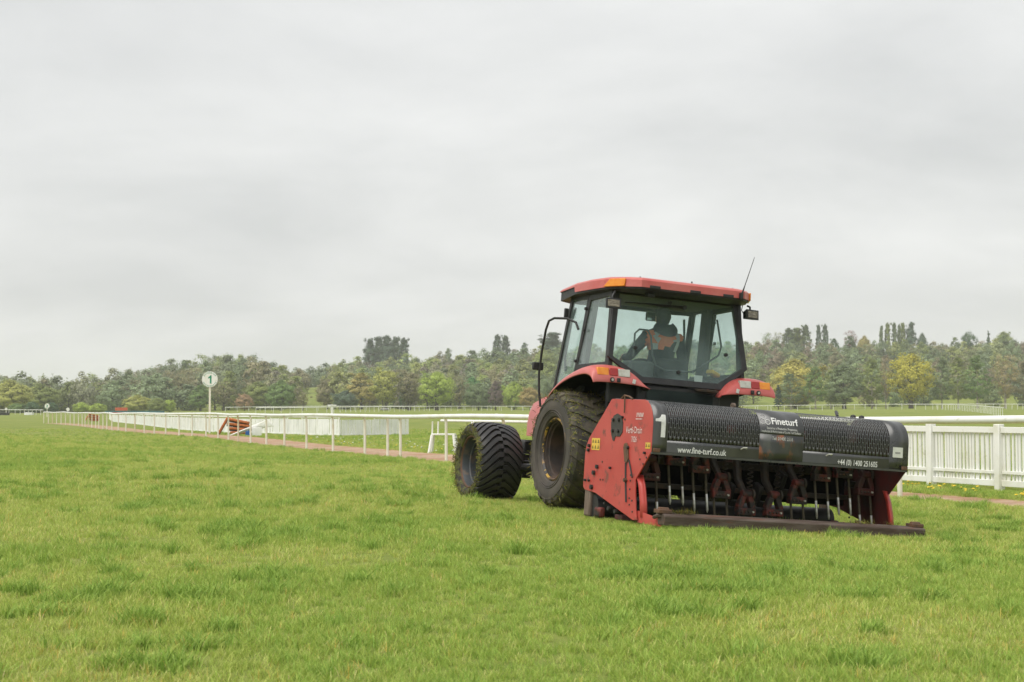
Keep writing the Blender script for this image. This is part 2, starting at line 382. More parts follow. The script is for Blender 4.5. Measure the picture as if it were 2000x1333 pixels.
def ground_mat():
    m_, t, b = new_mat('turf')
    tc_ = t.nodes.new('ShaderNodeTexCoord')
    def nz(sc, det, rot=0.0, st=(1, 1, 1)):
        mp_ = t.nodes.new('ShaderNodeMapping'); mp_.inputs['Rotation'].default_value = (0, 0, rot); mp_.inputs['Scale'].default_value = st
        lk(t, tc_.outputs['Object'], mp_.inputs['Vector'])
        n_ = t.nodes.new('ShaderNodeTexNoise'); n_.inputs['Scale'].default_value = sc; n_.inputs['Detail'].default_value = det; n_.inputs['Roughness'].default_value = 0.6
        lk(t, mp_.outputs[0], n_.inputs['Vector']); return n_.outputs['Fac']
    def mixc(f, a, bcol, lo, hi):
        r_ = t.nodes.new('ShaderNodeMapRange'); r_.inputs['From Min'].default_value = lo; r_.inputs['From Max'].default_value = hi
        lk(t, f, r_.inputs['Value'])
        x_ = t.nodes.new('ShaderNodeMix'); x_.data_type = 'RGBA'; lk(t, r_.outputs[0], x_.inputs['Factor'])
        if isinstance(a, tuple): x_.inputs['A'].default_value = (*a, 1)
        else: lk(t, a, x_.inputs['A'])
        x_.inputs['B'].default_value = (*bcol, 1); return x_.outputs['Result']
    c = mixc(nz(0.35, 6), (0.215, 0.250, 0.058), (0.165, 0.215, 0.046), 0.35, 0.68)
    c = mixc(nz(0.16, 4, R_(-25), (2.6, 0.25, 1)), c, (0.255, 0.275, 0.075), 0.45, 0.68)     # mown bands along the track
    c = mixc(nz(9.0, 5), c, (0.130, 0.180, 0.036), 0.52, 0.72)
    c = mixc(nz(26.0, 3), c, (0.29, 0.28, 0.095), 0.58, 0.75)
    lk(t, c, b.inputs['Base Color']); b.inputs['Roughness'].default_value = 0.9; b.inputs['Specular IOR Level'].default_value = 0.1
    bp_ = t.nodes.new('ShaderNodeBump'); bp_.inputs['Strength'].default_value = 0.6; bp_.inputs['Distance'].default_value = 0.04
    lk(t, nz(30, 4), bp_.inputs['Height']); lk(t, bp_.outputs[0], b.inputs['Normal'])
ground_mat()
g = m.build('ground', 'turf', smooth=80, recalc=False); tag(g, kind='structure')

# ------------------------------------------------------------------ running rail, path and verge
def catmull(P, n=10):
    P = [Vector((*p, 0)) for p in P]; P = [P[0] * 2 - P[1]] + P + [P[-1] * 2 - P[-2]]; out = []
    for i in range(1, len(P) - 2):
        for k in range(n):
            t = k / n; a, b, c, d = P[i - 1], P[i], P[i + 1], P[i + 2]
            out.append(0.5 * ((2 * b) + (c - a) * t + (2 * a - 5 * b + 4 * c - d) * t * t + (3 * b - a - 3 * c + d) * t ** 3))
    out.append(P[-2]); return out
def resample(path, step):
    d = [0.0]
    for a, b in zip(path, path[1:]): d.append(d[-1] + (b - a).length)
    ss = np.arange(0, d[-1], step); X = np.interp(ss, d, [p.x for p in path]); Y = np.interp(ss, d, [p.y for p in path])
    return [Vector((x, y, 0)) for x, y in zip(X, Y)]
def onground(p, h=0.0): return Vector((p[0], p[1], gz(p[0], p[1]) + h))
RAIL = catmull([(13.20, 6.19), (5.74, 21.3), (-1.71, 36.4), (-4.6, 42.9), (-7.9, 50.8), (-11.2, 59.5), (-14.9, 70.0), (-21.3, 84.0), (-27.5, 98.0), (-33.9, 114.7), (-40.0, 130.0), (-50.0, 152.0)], 14)
rng = random.Random(4)

# earth path just behind the rail
RS = resample(RAIL, 0.8)
rows = []
for i, p in enumerate(RS):
    t = (RS[min(i + 1, len(RS) - 1)] - RS[max(i - 1, 0)]).normalized(); nrm = Vector((t.y, -t.x, 0))
    w1 = 1.05 + 1.35 * sstep(22, 38, p.y) + 0.25 * mnoise.noise((p.y * 0.35, 0, 0)); w0 = -0.02 + 0.16 * mnoise.noise((p.y * 0.5, 7, 0))
    rows.append([(*(p + nrm * (w0 + (w1 - w0) * k / 4)).xy, gz(*(p + nrm * (w0 + (w1 - w0) * k / 4)).xy) + 0.006) for k in range(5)])
m = MB(); m.grid(rows); path_o = m.build('path', 'path_earth', recalc=False); tag(path_o, kind='structure')

def rail_thing(name, label, pts, h, r, step, group=None, post_mat='cream_plastic', tube_mat='white_plastic', parts=True, pr=0.035, neck=0.05, wob=0.0, extra=(), cat='rail'):
    base = onground(pts[0])
    t_ = thing(name, label, cat, base, off=base, group=group)
    fine = resample(pts, min(step, 1.7)); fine.append(pts[-1])
    m = MB(); m.tube([onground(p, h + wob * mnoise.noise((p.x * 0.15, p.y * 0.15, 3.0))) for p in fine], r, 12 if parts else 6)
    m.build('rail_tube', tube_mat, t_, smooth=60)
    posts = resample(pts, step) + [Vector((*e, 0)) for e in extra]
    allp = MB()
    for i, p in enumerate(posts):
        q = posts[i + 1] if i + 1 < len(posts) - len(extra) else posts[i - 1]
        d = (q - p).normalized(); side = Vector((d.y, -d.x, 0))
        g_ = onground(p); lean = side * (neck + rng.uniform(-0.02, 0.02)) + d * rng.uniform(-0.02, 0.02)
        pth = [g_ + lean + Vector((0, 0, -0.08)), g_ + lean * 0.9 + Vector((0, 0, h * 0.55)), g_ + lean * 0.8 + Vector((0, 0, h - 0.16)), g_ + lean * 0.45 + Vector((0, 0, h - 0.06)), g_ + Vector((0, 0, h - r * 0.6))]
        if parts:
            mm = MB(); mm.tube(pth, [pr * 1.05, pr, pr * 0.95, pr, pr * 1.2], 8); mm.build('post', post_mat if i % 3 else 'cream_dirty' if i % 9 == 0 else post_mat, t_, smooth=60)
        else: allp.tube([pth[0], pth[-1]], pr, 5)
    if parts:
        for p in resample(pts, 6.2)[1:]:
            q = min(fine, key=lambda f_: (f_ - p).length); j = fine.index(q); d = (fine[min(j + 1, len(fine) - 1)] - fine[max(j - 1, 0)]).normalized()
            c = onground(q, h + wob * mnoise.noise((q.x * 0.15, q.y * 0.15, 3.0)))
            mm = MB(); mm.cyl(c - d * 0.05, c + d * 0.05, r * 1.08, 12); mm.build('rail_sleeve', tube_mat, t_)
    else:
        tag(allp.build('posts', post_mat, t_, smooth=0), kind='stuff')
    return t_
rail_thing('running_rail', 'long white tubular running rail on cream posts along the earth path, nearest rail', RAIL, 1.17, 0.055, 3.37, wob=0.05, extra=((-3.6, 40.9),), pr=0.038)
rail_thing('running_rail', 'short white running rail with open end behind the front wheel of the tractor', catmull([(4.3, 33.6), (0.5, 41.2), (-2.33, 47.0)], 6), 0.985, 0.043, 4.1, pr=0.03, neck=0.22, post_mat='white_plastic')

# slatted fence on the right, behind the path
D = Vector((-0.443, 0.897, 0)); N_ = Vector((0.897, 0.443, 0))
pf0 = Vector((7.2, 24.5, 0))
pb = onground(pf0)
pf = thing('picket_fence', 'white slatted fence with square posts behind the rail at the right edge', 'fence', pb, off=pb)
ZR = Matrix.Rotation(math.atan2(D.y, D.x), 3, 'Z')
post_me = slat_me = None
for k in range(-4, 5):
    c = onground(pf0 + D * 1.56 * k)
    mm = MB(); mm.box(c + Vector((0, 0, 0.50)), (0.12, 0.13, 1.16), ZR); mm.build('post', 'white_plastic', pf, bevel=0.012)
    if k == 4: break
    for nm, z, hh, dd in (('top_board', 0.985, 0.10, 0.045), ('middle_board', 0.30, 0.055, 0.03), ('bottom_board', 0.125, 0.10, 0.045)):
        mm = MB(); mm.box(c + D * 0.78 + Vector((0, 0, z)), (1.44, dd, hh), ZR); mm.build(nm, 'white_plastic', pf, bevel=0.006)
    x = 0.11
    while x < 1.46:
        w = rng.choice((0.040, 0.045, 0.045, 0.07))
        mm = MB(); mm.box(c + D * (x + w / 2) + N_ * 0.032 + Vector((0, 0, 0.55)), (w, 0.022, 0.80), ZR @ Matrix.Rotation(rng.uniform(-0.008, 0.008), 3, 'Y')); mm.build('slat', 'white_plastic', pf, smooth=0)
        x += w + rng.choice((0.018, 0.03, 0.036, 0.045))

# slatted wing fence in the middle distance
WF = [Vector((x, y, 0)) for x, y in ((-5.8, 79.5), (-9.7, 75.5), (-13.4, 82.5), (-19.0, 89.5), (-23.5, 101.0), (-35.0, 135.0), (-47.0, 168.0), (-58.0, 205.0))]
wb = onground(WF[0])
wf = thing('wing_fence', 'low white slatted wing fence in the middle distance beyond the path', 'fence', wb, off=wb)
fine = resample(WF, 2.45) + [WF[-1]]
for i, (a, b) in enumerate(zip(fine, fine[1:])):
    d = (b - a); L = d.length
    if L < 0.5: continue
    d.normalize(); rz = Matrix.Rotation(math.atan2(d.y, d.x), 3, 'Z'); mm = MB(); A = onground(a); hh = 0.86 + rng.uniform(-0.03, 0.03)
    x = 0.03
    while x < L - 0.05:
        w = rng.choice((0.11, 0.13, 0.15)) if a.y < 100 else 0.3
        mm.box(A + d * (x + w / 2) + Vector((0, 0, 0.02 + hh / 2)) + Vector((d.y, -d.x, 0)) * rng.uniform(-0.015, 0.015), (w, 0.02, hh), rz @ Matrix.Rotation(rng.uniform(-0.02, 0.02), 3, 'Y')); x += w + (rng.choice((0.012, 0.02, 0.035)) if a.y < 100 else 0.02)
    mm.box(A + d * L / 2 + Vector((0, 0, 0.05)), (L * 0.99, 0.05, 0.07), rz)
    tag(mm.build('slat_panel', 'white_sheet', wf, smooth=0), kind='stuff')
    mm = MB(); lean = d * rng.uniform(-0.1, 0.14); mm.tube([A + lean + Vector((0, 0, -0.05)), A + Vector((0, 0, 0.98))], 0.04, 6); mm.build('post', 'white_plastic', wf)
mm = MB(); mm.tube([onground(p, 0.99) for p in fine], 0.045, 8); mm.build('top_rail', 'white_plastic', wf, smooth=60)

# small white trestle by the front wheel
tb = onground((-2.12, 44.2))
tr = thing('trestle', 'small white plastic trestle standing behind the rail beside the front wheel', 'trestle', tb, (0, 0, R_(-8)))
mm = MB(); mm.box((0, 0, 0.58), (0.74, 0.30, 0.05)); mm.build('top', 'white_plastic', tr, bevel=0.01)
for sx in (-1, 1):
    for sy in (-1, 1):
        mm = MB(); mm.tube([(sx * 0.42, sy * 0.24, -0.03), (sx * 0.34, sy * 0.12, 0.56)], [0.045, 0.05], 6); mm.build('leg', 'white_plastic', tr)
for x in (-0.34, -0.16):
    mm = MB(); mm.tube([(x, -0.1, 0.6), (x + 0.01, -0.1, 0.98)], 0.025, 6); mm.build('upright', 'white_plastic', tr)

# ------------------------------------------------------------------ hurdles stacked behind the rail
def hurdle_stack(base, label, rz):
    t_ = thing('hurdle_stack', label, 'hurdles', base, (0, 0, rz))
    for z, x0, w, tilt in ((0.12, 0.05, 1.0, 0.0), (0.33, 0.02, 1.15, 0.06), (0.55, 0.0, 1.30, 0.12), (0.78, -0.05, 1.30, 0.20)):
        rot = Euler((0, tilt, 0))
        mm = MB(); mm.box((x0, 0, z), (w, 0.55, 0.13), rot); h_ = mm.build('hurdle_pad', 'orange_pad', t_, bevel=0.03)
        mm = MB(); mm.box((x0 - 0.02, 0.02, z - 0.105), (w * 0.97, 0.48, 0.10), rot); mm.build('birch_filling', 'birch_twigs', h_)
    mm = MB(); mm.box((-0.86, -0.12, 0.46), (0.12, 0.5, 1.12), (0, 0.5, 0)); h_ = mm.build('hurdle_pad', 'orange_pad', t_, bevel=0.03)
    mm = MB()
    for y in (-0.33, -0.12, 0.1): mm.tube([(-1.16, y, -0.04), (-0.9, y, 0.3)], 0.03, 6)
    mm.build('leg', 'birch_twigs', h_)
    return t_
b_ = at(466, 849, 80); b_ = onground(b_)
hurdle_stack(b_, 'stack of orange padded hurdles leaning on the white wing fence near the number post', R_(5))
b2 = onground(at(184, 824, 175))
hs2 = hurdle_stack(b2, 'far small stack of orange hurdles at the left end of the wing fence', R_(20))
pb_ = onground(at(498, 851, 76))
pl = thing('plank_stack', 'white planks and rails leaning in a heap beside the orange hurdles', 'planks', pb_, (0, 0, R_(10)))
for i in range(7):
    mm = MB(); a = Vector((-1.3 + 0.12 * i, -0.3 + 0.09 * i, 0.03 + 0.03 * i)); b = Vector((0.7 + 0.05 * i, 0.12 * i, 0.85 - 0.05 * i))
    mm.tube([a, b], 0.032, 4); mm.build('plank', 'white_plastic', pl, smooth=0)
mm = MB(); mm.box((0.1, -0.1, 0.22), (0.5, 0.3, 0.44)); mm.build('crate', 'white_sheet', pl, bevel=0.02)
bb = onground(at(484, 851, 75.5))
m = MB(); m.box((0, 0, 0.12), (0.23, 0.2, 0.24)); m.box((0, 0, 0.25), (0.17, 0.15, 0.03)); m.tube([(-0.07, 0, 0.26), (-0.05, 0, 0.31), (0.05, 0, 0.31), (0.07, 0, 0.26)], 0.012, 6)
o = m.build('plastic_drum', 'blue_plastic', bevel=0.015); o.location = bb; tag(o, 'small blue plastic drum on the grass in front of the orange hurdles', 'drum')

# ------------------------------------------------------------------ number posts
def number_post(px, py, Y, rad, digit, label, letters, w=0.055):
    c = at(px, py, Y); b = onground(c); hz = c.z - b.z
    t_ = thing('number_post', label, 'sign', b)
    mm = MB(); mm.box((0, 0.03, (hz - rad * 0.6) / 2 - 0.1), (w * 2, w, hz - rad * 0.6 + 0.2)); mm.build('post', 'cream_plastic', t_, bevel=0.006)
    mm = MB(); mm.lathe([(-0.02, 0.001), (-0.02, rad * 0.98), (-0.012, rad), (0.012, rad), (0.02, rad * 0.98), (0.02, 0.001)], 40, (0, -0.02, hz), 'y')
    d_ = mm.build('disc', 'white_plastic', t_)
    if digit:
        vs_, fs = text_geo(digit, rad * 1.45, bold=rad * 0.045, align='CENTER')
        if digit == '1':
            k = rad * 1.05; vs_ = [(a * k, b * k) for a, b in ((0.16, 0.0), (0.36, 0.0), (0.36, 1.0), (0.20, 1.0), (0.10, 0.86), (-0.06, 0.76), (-0.06, 0.60), (0.16, 0.68))]; fs = [(0, 1, 2, 3, 7), (3, 4, 5, 6, 7)]
        lo = min(v for u, v in vs_); hi = max(v for u, v in vs_); ul = min(u for u, v in vs_); ur = max(u for u, v in vs_)
        mm = MB(); mm.add([(u - (ul + ur) / 2, -0.043, hz + v - (lo + hi) / 2) for u, v in vs_], fs); mm.build('numeral', 'green_print', d_, smooth=0, recalc=False)
    if letters:
        mm = MB()
        for word, top in (('UTTOXETER', True), ('RACECOURSE', False)):
            n_ = len(word); span = 2.15 if top else 2.45
            for i, ch in enumerate(word):
                vs_, fs = text_geo(ch, rad * 0.24, bold=rad * 0.006, align='CENTER')
                a = (0.5 - (i + 0.5) / n_) * span
                rr = rad * 0.76 if top else rad * 0.93
                pts = []
                for u, v in vs_:
                    if top: R0 = rr + v; th = a; x = -math.sin(th) * R0 + u * math.cos(th); z = math.cos(th) * R0 + u * math.sin(th)
                    else: R0 = rr - v; th = a; x = -math.sin(th) * R0 + u * math.cos(th); z = -math.cos(th) * R0 - u * math.sin(th)
                    pts.append((x, -0.043, hz + z))
                mm.add(pts, fs)
        mm.build('ring_lettering', 'green_print', d_, smooth=0, recalc=False)
    return t_
number_post(410, 741.6, 83, 0.46, '1', 'round white number post with green figure 1 behind the rail', True)
number_post(92, 793.5, 250, 0.43, '2', 'distant round white number post rising above the far left end of the rail', False)
number_post(132.6, 800, 330, 0.40, '', 'smallest round white post beyond the left rail, right of the distant number post', False)
number_post(12, 799, 330, 0.28, '', 'tiny white round post at the far left edge of the course', False)
# white T-shaped post
c = at(648.5, 793, 92); b = onground(c)
tp = thing('tee_post', 'white post with a flat crossbar on top beyond the white wing fence', 'post', b)
m = MB(); m.box((0, 0, (c.z - b.z) / 2 - 0.05), (0.14, 0.12, c.z - b.z + 0.1)); m.build('post', 'white_plastic', tp, bevel=0.01)
m = MB(); m.box((0, 0, c.z - b.z + 0.03), (0.56, 0.2, 0.07)); m.build('crossbar', 'white_plastic', tp, bevel=0.01)

# ------------------------------------------------------------------ far boards, rails and jumps
def board(x0, x1, y0, y1, Y, mat, label, depth=0.25, cat='hoarding', name='hoarding'):
    a, b = at(x0, y1, Y), at(x1, y0, Y); cx = (a.x + b.x) / 2; g_ = onground((cx, Y))
    t_ = thing(name, label, cat, g_)
    w = abs(b.x - a.x); z0 = a.z - g_.z; z1 = b.z - g_.z
    mm = MB(); mm.box((0, 0, (z0 + z1) / 2), (w, depth, z1 - z0)); mm.build('panel', mat, t_, bevel=0.02)
    for s in (-1, 1):
        mm = MB(); mm.box((s * w * 0.46, depth * 0.2, z1 / 2 - 0.15), (0.12, 0.12, z1 + 0.25)); mm.build('leg', 'white_plastic', t_)
    return t_
board(205, 321, 803, 808.5, 340, 'teal_board', 'long low teal hoarding at the foot of the wooded hill')
board(212, 240, 806, 810, 325, 'red_board', 'low red board in front of the teal hoarding')
board(241, 265, 806, 810, 325, 'white_sheet', 'low white board in front of the teal hoarding, right of the red one')
board(225, 249, 796.5, 802.5, 345, 'orange_board', 'raised orange red board standing above the teal hoarding')
board(-14, 17, 806.5, 812, 300, 'black_plastic', 'black birch fence jump at the far left edge', 1.2, 'jump', 'steeplechase_fence')
board(49, 65, 806, 811.5, 310, 'white_sheet', 'pale sloping wing beside the black jump at far left', 1.0, 'wing', 'fence_wing')
FR = dict(parts=False, tube_mat='white_plastic', post_mat='white_plastic')
def farline(*pts): return catmull([at(x, 800, Y).xy for x, Y in pts], 8)
rail_thing('running_rail', 'far white rail left of the number posts at the edge of the trees', farline((-60, 330), (20, 325), (84, 300)), 1.1, 0.07, 4.0, pr=0.05, **FR)
rail_thing('running_rail', 'distant white rail below the trees in the middle, upper of two', farline((440, 395), (600, 410), (800, 420), (1060, 425), (1300, 420), (1500, 415)), 1.2, 0.10, 3.6, pr=0.055, **FR)
rail_thing('running_rail', 'distant white rail in the middle, lower and nearer of two', farline((500, 300), (620, 290), (760, 330), (900, 370), (1060, 385), (1250, 390)), 1.15, 0.08, 3.2, pr=0.05, **FR)
rail_thing('running_rail', 'distant white rail curving across the meadow at the right', farline((1480, 330), (1600, 335), (1750, 345), (1840, 330), (1900, 280), (1960, 215)), 1.25, 0.075, 3.4, pr=0.05, **FR)
rail_thing('running_rail', 'distant white rail at far right in front of the birches', farline((1830, 345), (1900, 360), (1960, 350), (2060, 320), (2160, 300)), 1.25, 0.075, 3.4, pr=0.05, **FR)

# ------------------------------------------------------------------ grass (real blades, instanced)
def clump_mesh(seed, nb, rad, h0, h1, cols, wid):
    r2 = random.Random(seed); V = []; F = []; C = []
    for _ in range(nb):
        a = r2.uniform(0, 6.283); d = rad * math.sqrt(r2.random()); bx, by = d * math.cos(a), d * math.sin(a)
        h = r2.uniform(h0, h1); w = wid * r2.uniform(0.7, 1.3); th = r2.uniform(0, 6.283); ln = h * r2.uniform(0.15, 0.95); la = r2.uniform(0, 6.283)
        dx, dy = math.cos(th) * w / 2, math.sin(th) * w / 2; lx, ly = math.cos(la) * ln, math.sin(la) * ln
        c = r2.choice(cols); k = r2.uniform(0.68, 1.30) * 1.66; c = [c[0] * k, c[1] * k, c[2] * k]
        o = len(V)
        for t, ww in ((0, 1.0), (0.5, 0.8), (0.85, 0.45)):
            z = h * (t - 0.25 * t * t * ln / h); x = bx + lx * t * t; y = by + ly * t * t
            V += [(x - dx * ww, y - dy * ww, z), (x + dx * ww, y + dy * ww, z)]
        V.append((bx + lx, by + ly, h * (1 - 0.25 * ln / h)))
        F += [(o, o + 1, o + 3, o + 2), (o + 2, o + 3, o + 5, o + 4), (o + 4, o + 5, o + 6)]
        C += [c] * 7
    me = bpy.data.meshes.new('grass_clump'); me.from_pydata(V, [], F)
    at_ = me.attributes.new('gcol', 'FLOAT_COLOR', 'POINT'); at_.data.foreach_set('color', np.array([(*c, 1) for c in C], np.float32).ravel())
    me.materials.append(MAT['grass_blade']); me.polygons.foreach_set('use_smooth', [True] * len(me.polygons))
    return me
LG = [(0.268, 0.314, 0.070), (0.238, 0.298, 0.060), (0.300, 0.328, 0.090), (0.208, 0.282, 0.053), (0.286, 0.320, 0.082)]
YG = LG + [(0.37, 0.35, 0.13), (0.34, 0.34, 0.12)]
DG = [(0.150, 0.232, 0.041), (0.175, 0.256, 0.048), (0.120, 0.205, 0.032), (0.200, 0.276, 0.054)]
ST = LG[:2] + [(0.45, 0.36, 0.10), (0.43, 0.32, 0.08), (0.41, 0.37, 0.17)]
clumps = bpy.data.collections.new('grass_clumps')
for i, (cols, nb, h0, h1, wid) in enumerate(((LG, 34, 0.025, 0.062, 0.0038), (YG, 34, 0.025, 0.058, 0.0038), (LG, 32, 0.03, 0.072, 0.0036), (DG, 38, 0.04, 0.095, 0.0042), (DG + LG, 36, 0.03, 0.080, 0.004), (ST, 24, 0.03, 0.070, 0.004))):
    oo = bpy.data.objects.new('clump_%d' % i, clump_mesh(50 + i, nb, 0.055, h0, h1, cols, wid)); clumps.objects.link(oo)
def vnoise(x, y, s, seed):
    """smooth value noise on arrays"""
    rs = np.random.RandomState(seed); T = rs.rand(64, 64); x = x / s; y = y / s
    xi = np.floor(x).astype(int); yi = np.floor(y).astype(int); fx = x - xi; fy = y - yi; fx = fx * fx * (3 - 2 * fx); fy = fy * fy * (3 - 2 * fy)
    g = lambda a, b: T[a % 64, b % 64]
    return (g(xi, yi) * (1 - fx) + g(xi + 1, yi) * fx) * (1 - fy) + (g(xi, yi + 1) * (1 - fx) + g(xi + 1, yi + 1) * fx) * fy
rs = np.random.RandomState(11)
PX, PY, PS = [], [], []
for y0, y1, dens, sc in ((2.0, 9.0, 330, 1.0), (9.0, 17.0, 225, 1.08), (17.0, 30.0, 130, 1.22), (30.0, 52.0, 46, 1.5), (52.0, 75.0, 16, 1.7), (75.0, 105.0, 5, 1.8)):
    hw = 0.47
    n_ = int(dens * hw * (y1 * y1 - y0 * y0)) if y0 > 3 else int(dens * (2 * 2.0 + hw * 2 * (y1 + y0) / 2) * (y1 - y0) * 0.8)
    yy = np.sqrt(rs.uniform(y0 * y0, y1 * y1, n_)); xx = rs.uniform(-1, 1, n_) * (hw * yy + 1.0)
    PX.append(xx); PY.append(yy); PS.append(np.full(n_, sc))
PX = np.concatenate(PX); PY = np.concatenate(PY); PS = np.concatenate(PS)
# keep the earth path and the rail foot free of grass
Ra = np.array([(p.x, p.y) for p in RS]); keep = np.ones(len(PX), bool)
seln = (0.9 * PX + 0.44 * PY) > 13
idx = np.where(seln)[0]
for ch in np.array_split(idx, max(1, len(idx) // 4000)):
    dd = np.hypot(PX[ch, None] - Ra[None, :, 0], PY[ch, None] - Ra[None, :, 1]); j = dd.argmin(1)
    jn = np.minimum(j + 1, len(Ra) - 1); tx = Ra[jn] - Ra[np.maximum(j - 1, 0)]; tx /= np.linalg.norm(tx, axis=1)[:, None]
    sd_ = (PX[ch] - Ra[j, 0]) * tx[:, 1] - (PY[ch] - Ra[j, 1]) * tx[:, 0]
    wpath = 1.0 + 1.3 * np.clip((PY[ch] - 22) / 16, 0, 1) + rs.uniform(-0.15, 0.12, len(ch))
    keep[ch] = ~((sd_ > -0.02 + rs.uniform(-0.1, 0.1, len(ch))) & (sd_ < wpath))
PX, PY, PS = PX[keep], PY[keep], PS[keep]
n1 = vnoise(PX + 7, PY, 0.22, 1); n2 = vnoise(PX, PY, 1.6, 2); n3 = vnoise(PX, PY, 0.9, 3); n4 = vnoise(PX + 50, PY, 5.0, 4); u_ = rs.rand(len(PX))
tuft = (n1 * 0.75 + n3 * 0.25) > 0.72 + 0.08 * np.clip((PY - 9) / 20, 0, 1)
var = np.where(u_ < 0.45, 0, np.where(u_ < 0.75, 1, 2))
var = np.where((n2 * 0.6 + n4 * 0.4 > 0.52) & (u_ < 0.5), 1, var)
var = np.where((n2 * 0.5 + n4 * 0.5 < 0.38) & (u_ < 0.5), 4, var)
var = np.where(tuft & (u_ < 0.85), np.where(n1 > 0.78, 3, 4), var)
var = np.where((rs.rand(len(PX)) < 0.03 + 0.13 * np.clip((n2 - 0.5) * 2.5, 0, 1)), 5, var)
PS = PS * (0.55 + 0.5 * n3 + 0.35 * np.clip((n1 - 0.62) * 3, 0, 1)) * rs.uniform(0.8, 1.2, len(PX))
far_s = np.clip((PY - 15) / 30, 0, 1); PS *= (1 - 0.12 * far_s)
PZ = np.array([gz(x, y) for x, y in zip(PX, PY)]) - 0.004
gm = bpy.data.meshes.new('grass'); gm.vertices.add(len(PX)); gm.vertices.foreach_set('co', np.stack([PX, PY, PZ], 1).astype(np.float32).ravel())
for nm, ty, dat, key in (('var', 'INT', var.astype(np.int32), 'value'), ('scl', 'FLOAT', PS.astype(np.float32), 'value'), ('rot', 'FLOAT', rs.uniform(0, 6.283, len(PX)).astype(np.float32), 'value')):
    a_ = gm.attributes.new(nm, ty, 'POINT'); a_.data.foreach_set(key, dat)
grass = bpy.data.objects.new('grass', gm); scene.collection.objects.link(grass)
tag(grass, 'short green turf with darker tufts covering the foreground', 'grass', kind='stuff')
ng = bpy.data.node_groups.new('grass_scatter', 'GeometryNodeTree')
ng.interface.new_socket('Geometry', in_out='INPUT', socket_type='NodeSocketGeometry'); ng.interface.new_socket('Geometry', in_out='OUTPUT', socket_type='NodeSocketGeometry')
gi = ng.nodes.new('NodeGroupInput'); go = ng.nodes.new('NodeGroupOutput')
ip = ng.nodes.new('GeometryNodeInstanceOnPoints'); ci = ng.nodes.new('GeometryNodeCollectionInfo')
ci.inputs['Collection'].default_value = clumps; ci.inputs['Separate Children'].default_value = True; ci.inputs['Reset Children'].default_value = True
def nattr(nm, ty):
    n_ = ng.nodes.new('GeometryNodeInputNamedAttribute'); n_.data_type = ty; n_.inputs['Name'].default_value = nm; return n_.outputs['Attribute']
cx_ = ng.nodes.new('ShaderNodeCombineXYZ'); ng.links.new(nattr('rot', 'FLOAT'), cx_.inputs['Z'])
ng.links.new(gi.outputs[0], ip.inputs['Points']); ng.links.new(ci.outputs[0], ip.inputs['Instance']); ip.inputs['Pick Instance'].default_value = True
ng.links.new(nattr('var', 'INT'), ip.inputs['Instance Index']); ng.links.new(cx_.outputs[0], ip.inputs['Rotation']); ng.links.new(nattr('scl', 'FLOAT'), ip.inputs['Scale'])
ng.links.new(ip.outputs[0], go.inputs[0])
grass.modifiers.new('scatter', 'NODES').node_group = ng

# flowers on the verge behind the path
def flowers(name, label, cat, mat, spots, r, stalk):
    m = MB()
    for x, y in spots:
        z = gz(x, y); h = stalk * rng.uniform(0.7, 1.3); tx, ty = rng.uniform(-0.3, 0.3), rng.uniform(-0.5, 0.1)
        m.mi = 1; m.tube([(x, y, z), (x, y, z + h)], 0.003, 3)
        m.mi = 0; M3 = Euler((ty, tx, rng.uniform(0, 3))).to_matrix(); k = 9
        rr = r * rng.uniform(0.8, 1.2)
        pts = [M3 @ Vector((math.cos(6.283 * i / k) * rr * (1 if i % 2 else 0.8), math.sin(6.283 * i / k) * rr * (1 if i % 2 else 0.8), 0.0)) + Vector((x, y, z + h)) for i in range(k)]
        top = M3 @ Vector((0, 0, rr * 0.45)) + Vector((x, y, z + h))
        m.add(pts + [top], [(i, (i + 1) % k, k) for i in range(k)])
    o = m.build(name, [mat, 'tine_stem'], smooth=0); tag(o, label, cat, kind='stuff')
sp = []
for _ in range(13):
    s0 = rng.uniform(-5, 2); o0 = rng.uniform(-1.4, -0.15); k0 = pf0 - D * s0 * -1.0 + N_ * o0
    for _ in range(rng.randint(3, 9)): sp.append((k0.x + rng.gauss(0, 0.14), k0.y + rng.gauss(0, 0.2)))
flowers('dandelions', 'yellow dandelions dotted along the verge below the slatted fence', 'flowers', 'petal_yellow', sp, 0.030, 0.07)
sp = []
for _ in range(110):
    p = RS[rng.randint(38, 86)]; q = p + Vector((0.9, 0.44, 0)) * rng.uniform(2.8, 7.5); sp.append((q.x, q.y))
flowers('daisies', 'small white daisies scattered over the verge left of the tractor', 'flowers', 'petal_white', sp, 0.035, 0.06)
sp = []
for _ in range(60):
    p = RS[rng.randint(34, 80)]; q = p + Vector((0.9, 0.44, 0)) * rng.uniform(2.6, 4.0); sp.append((q.x, q.y))
flowers('buttercups', 'small yellow flowers along the far edge of the earth path left of the tractor', 'flowers', 'petal_yellow', sp, 0.032, 0.06)

# ------------------------------------------------------------------ the tractor (local: x right, y forward, z up, origin under the rear axle)
T_LOC = (1.4933, 15.7776, -0.152); T_ROT = (0, R_(4.3), R_(21.0))
T_MAT = Matrix.Translation(T_LOC) @ Euler(T_ROT).to_matrix().to_4x4()
TR = thing('tractor', 'red farm tractor with glass cab and wide turf tyres driving away', 'tractor', T_LOC, T_ROT)
def mir(pts): return [(-p[0], p[1], p[2]) for p in pts]

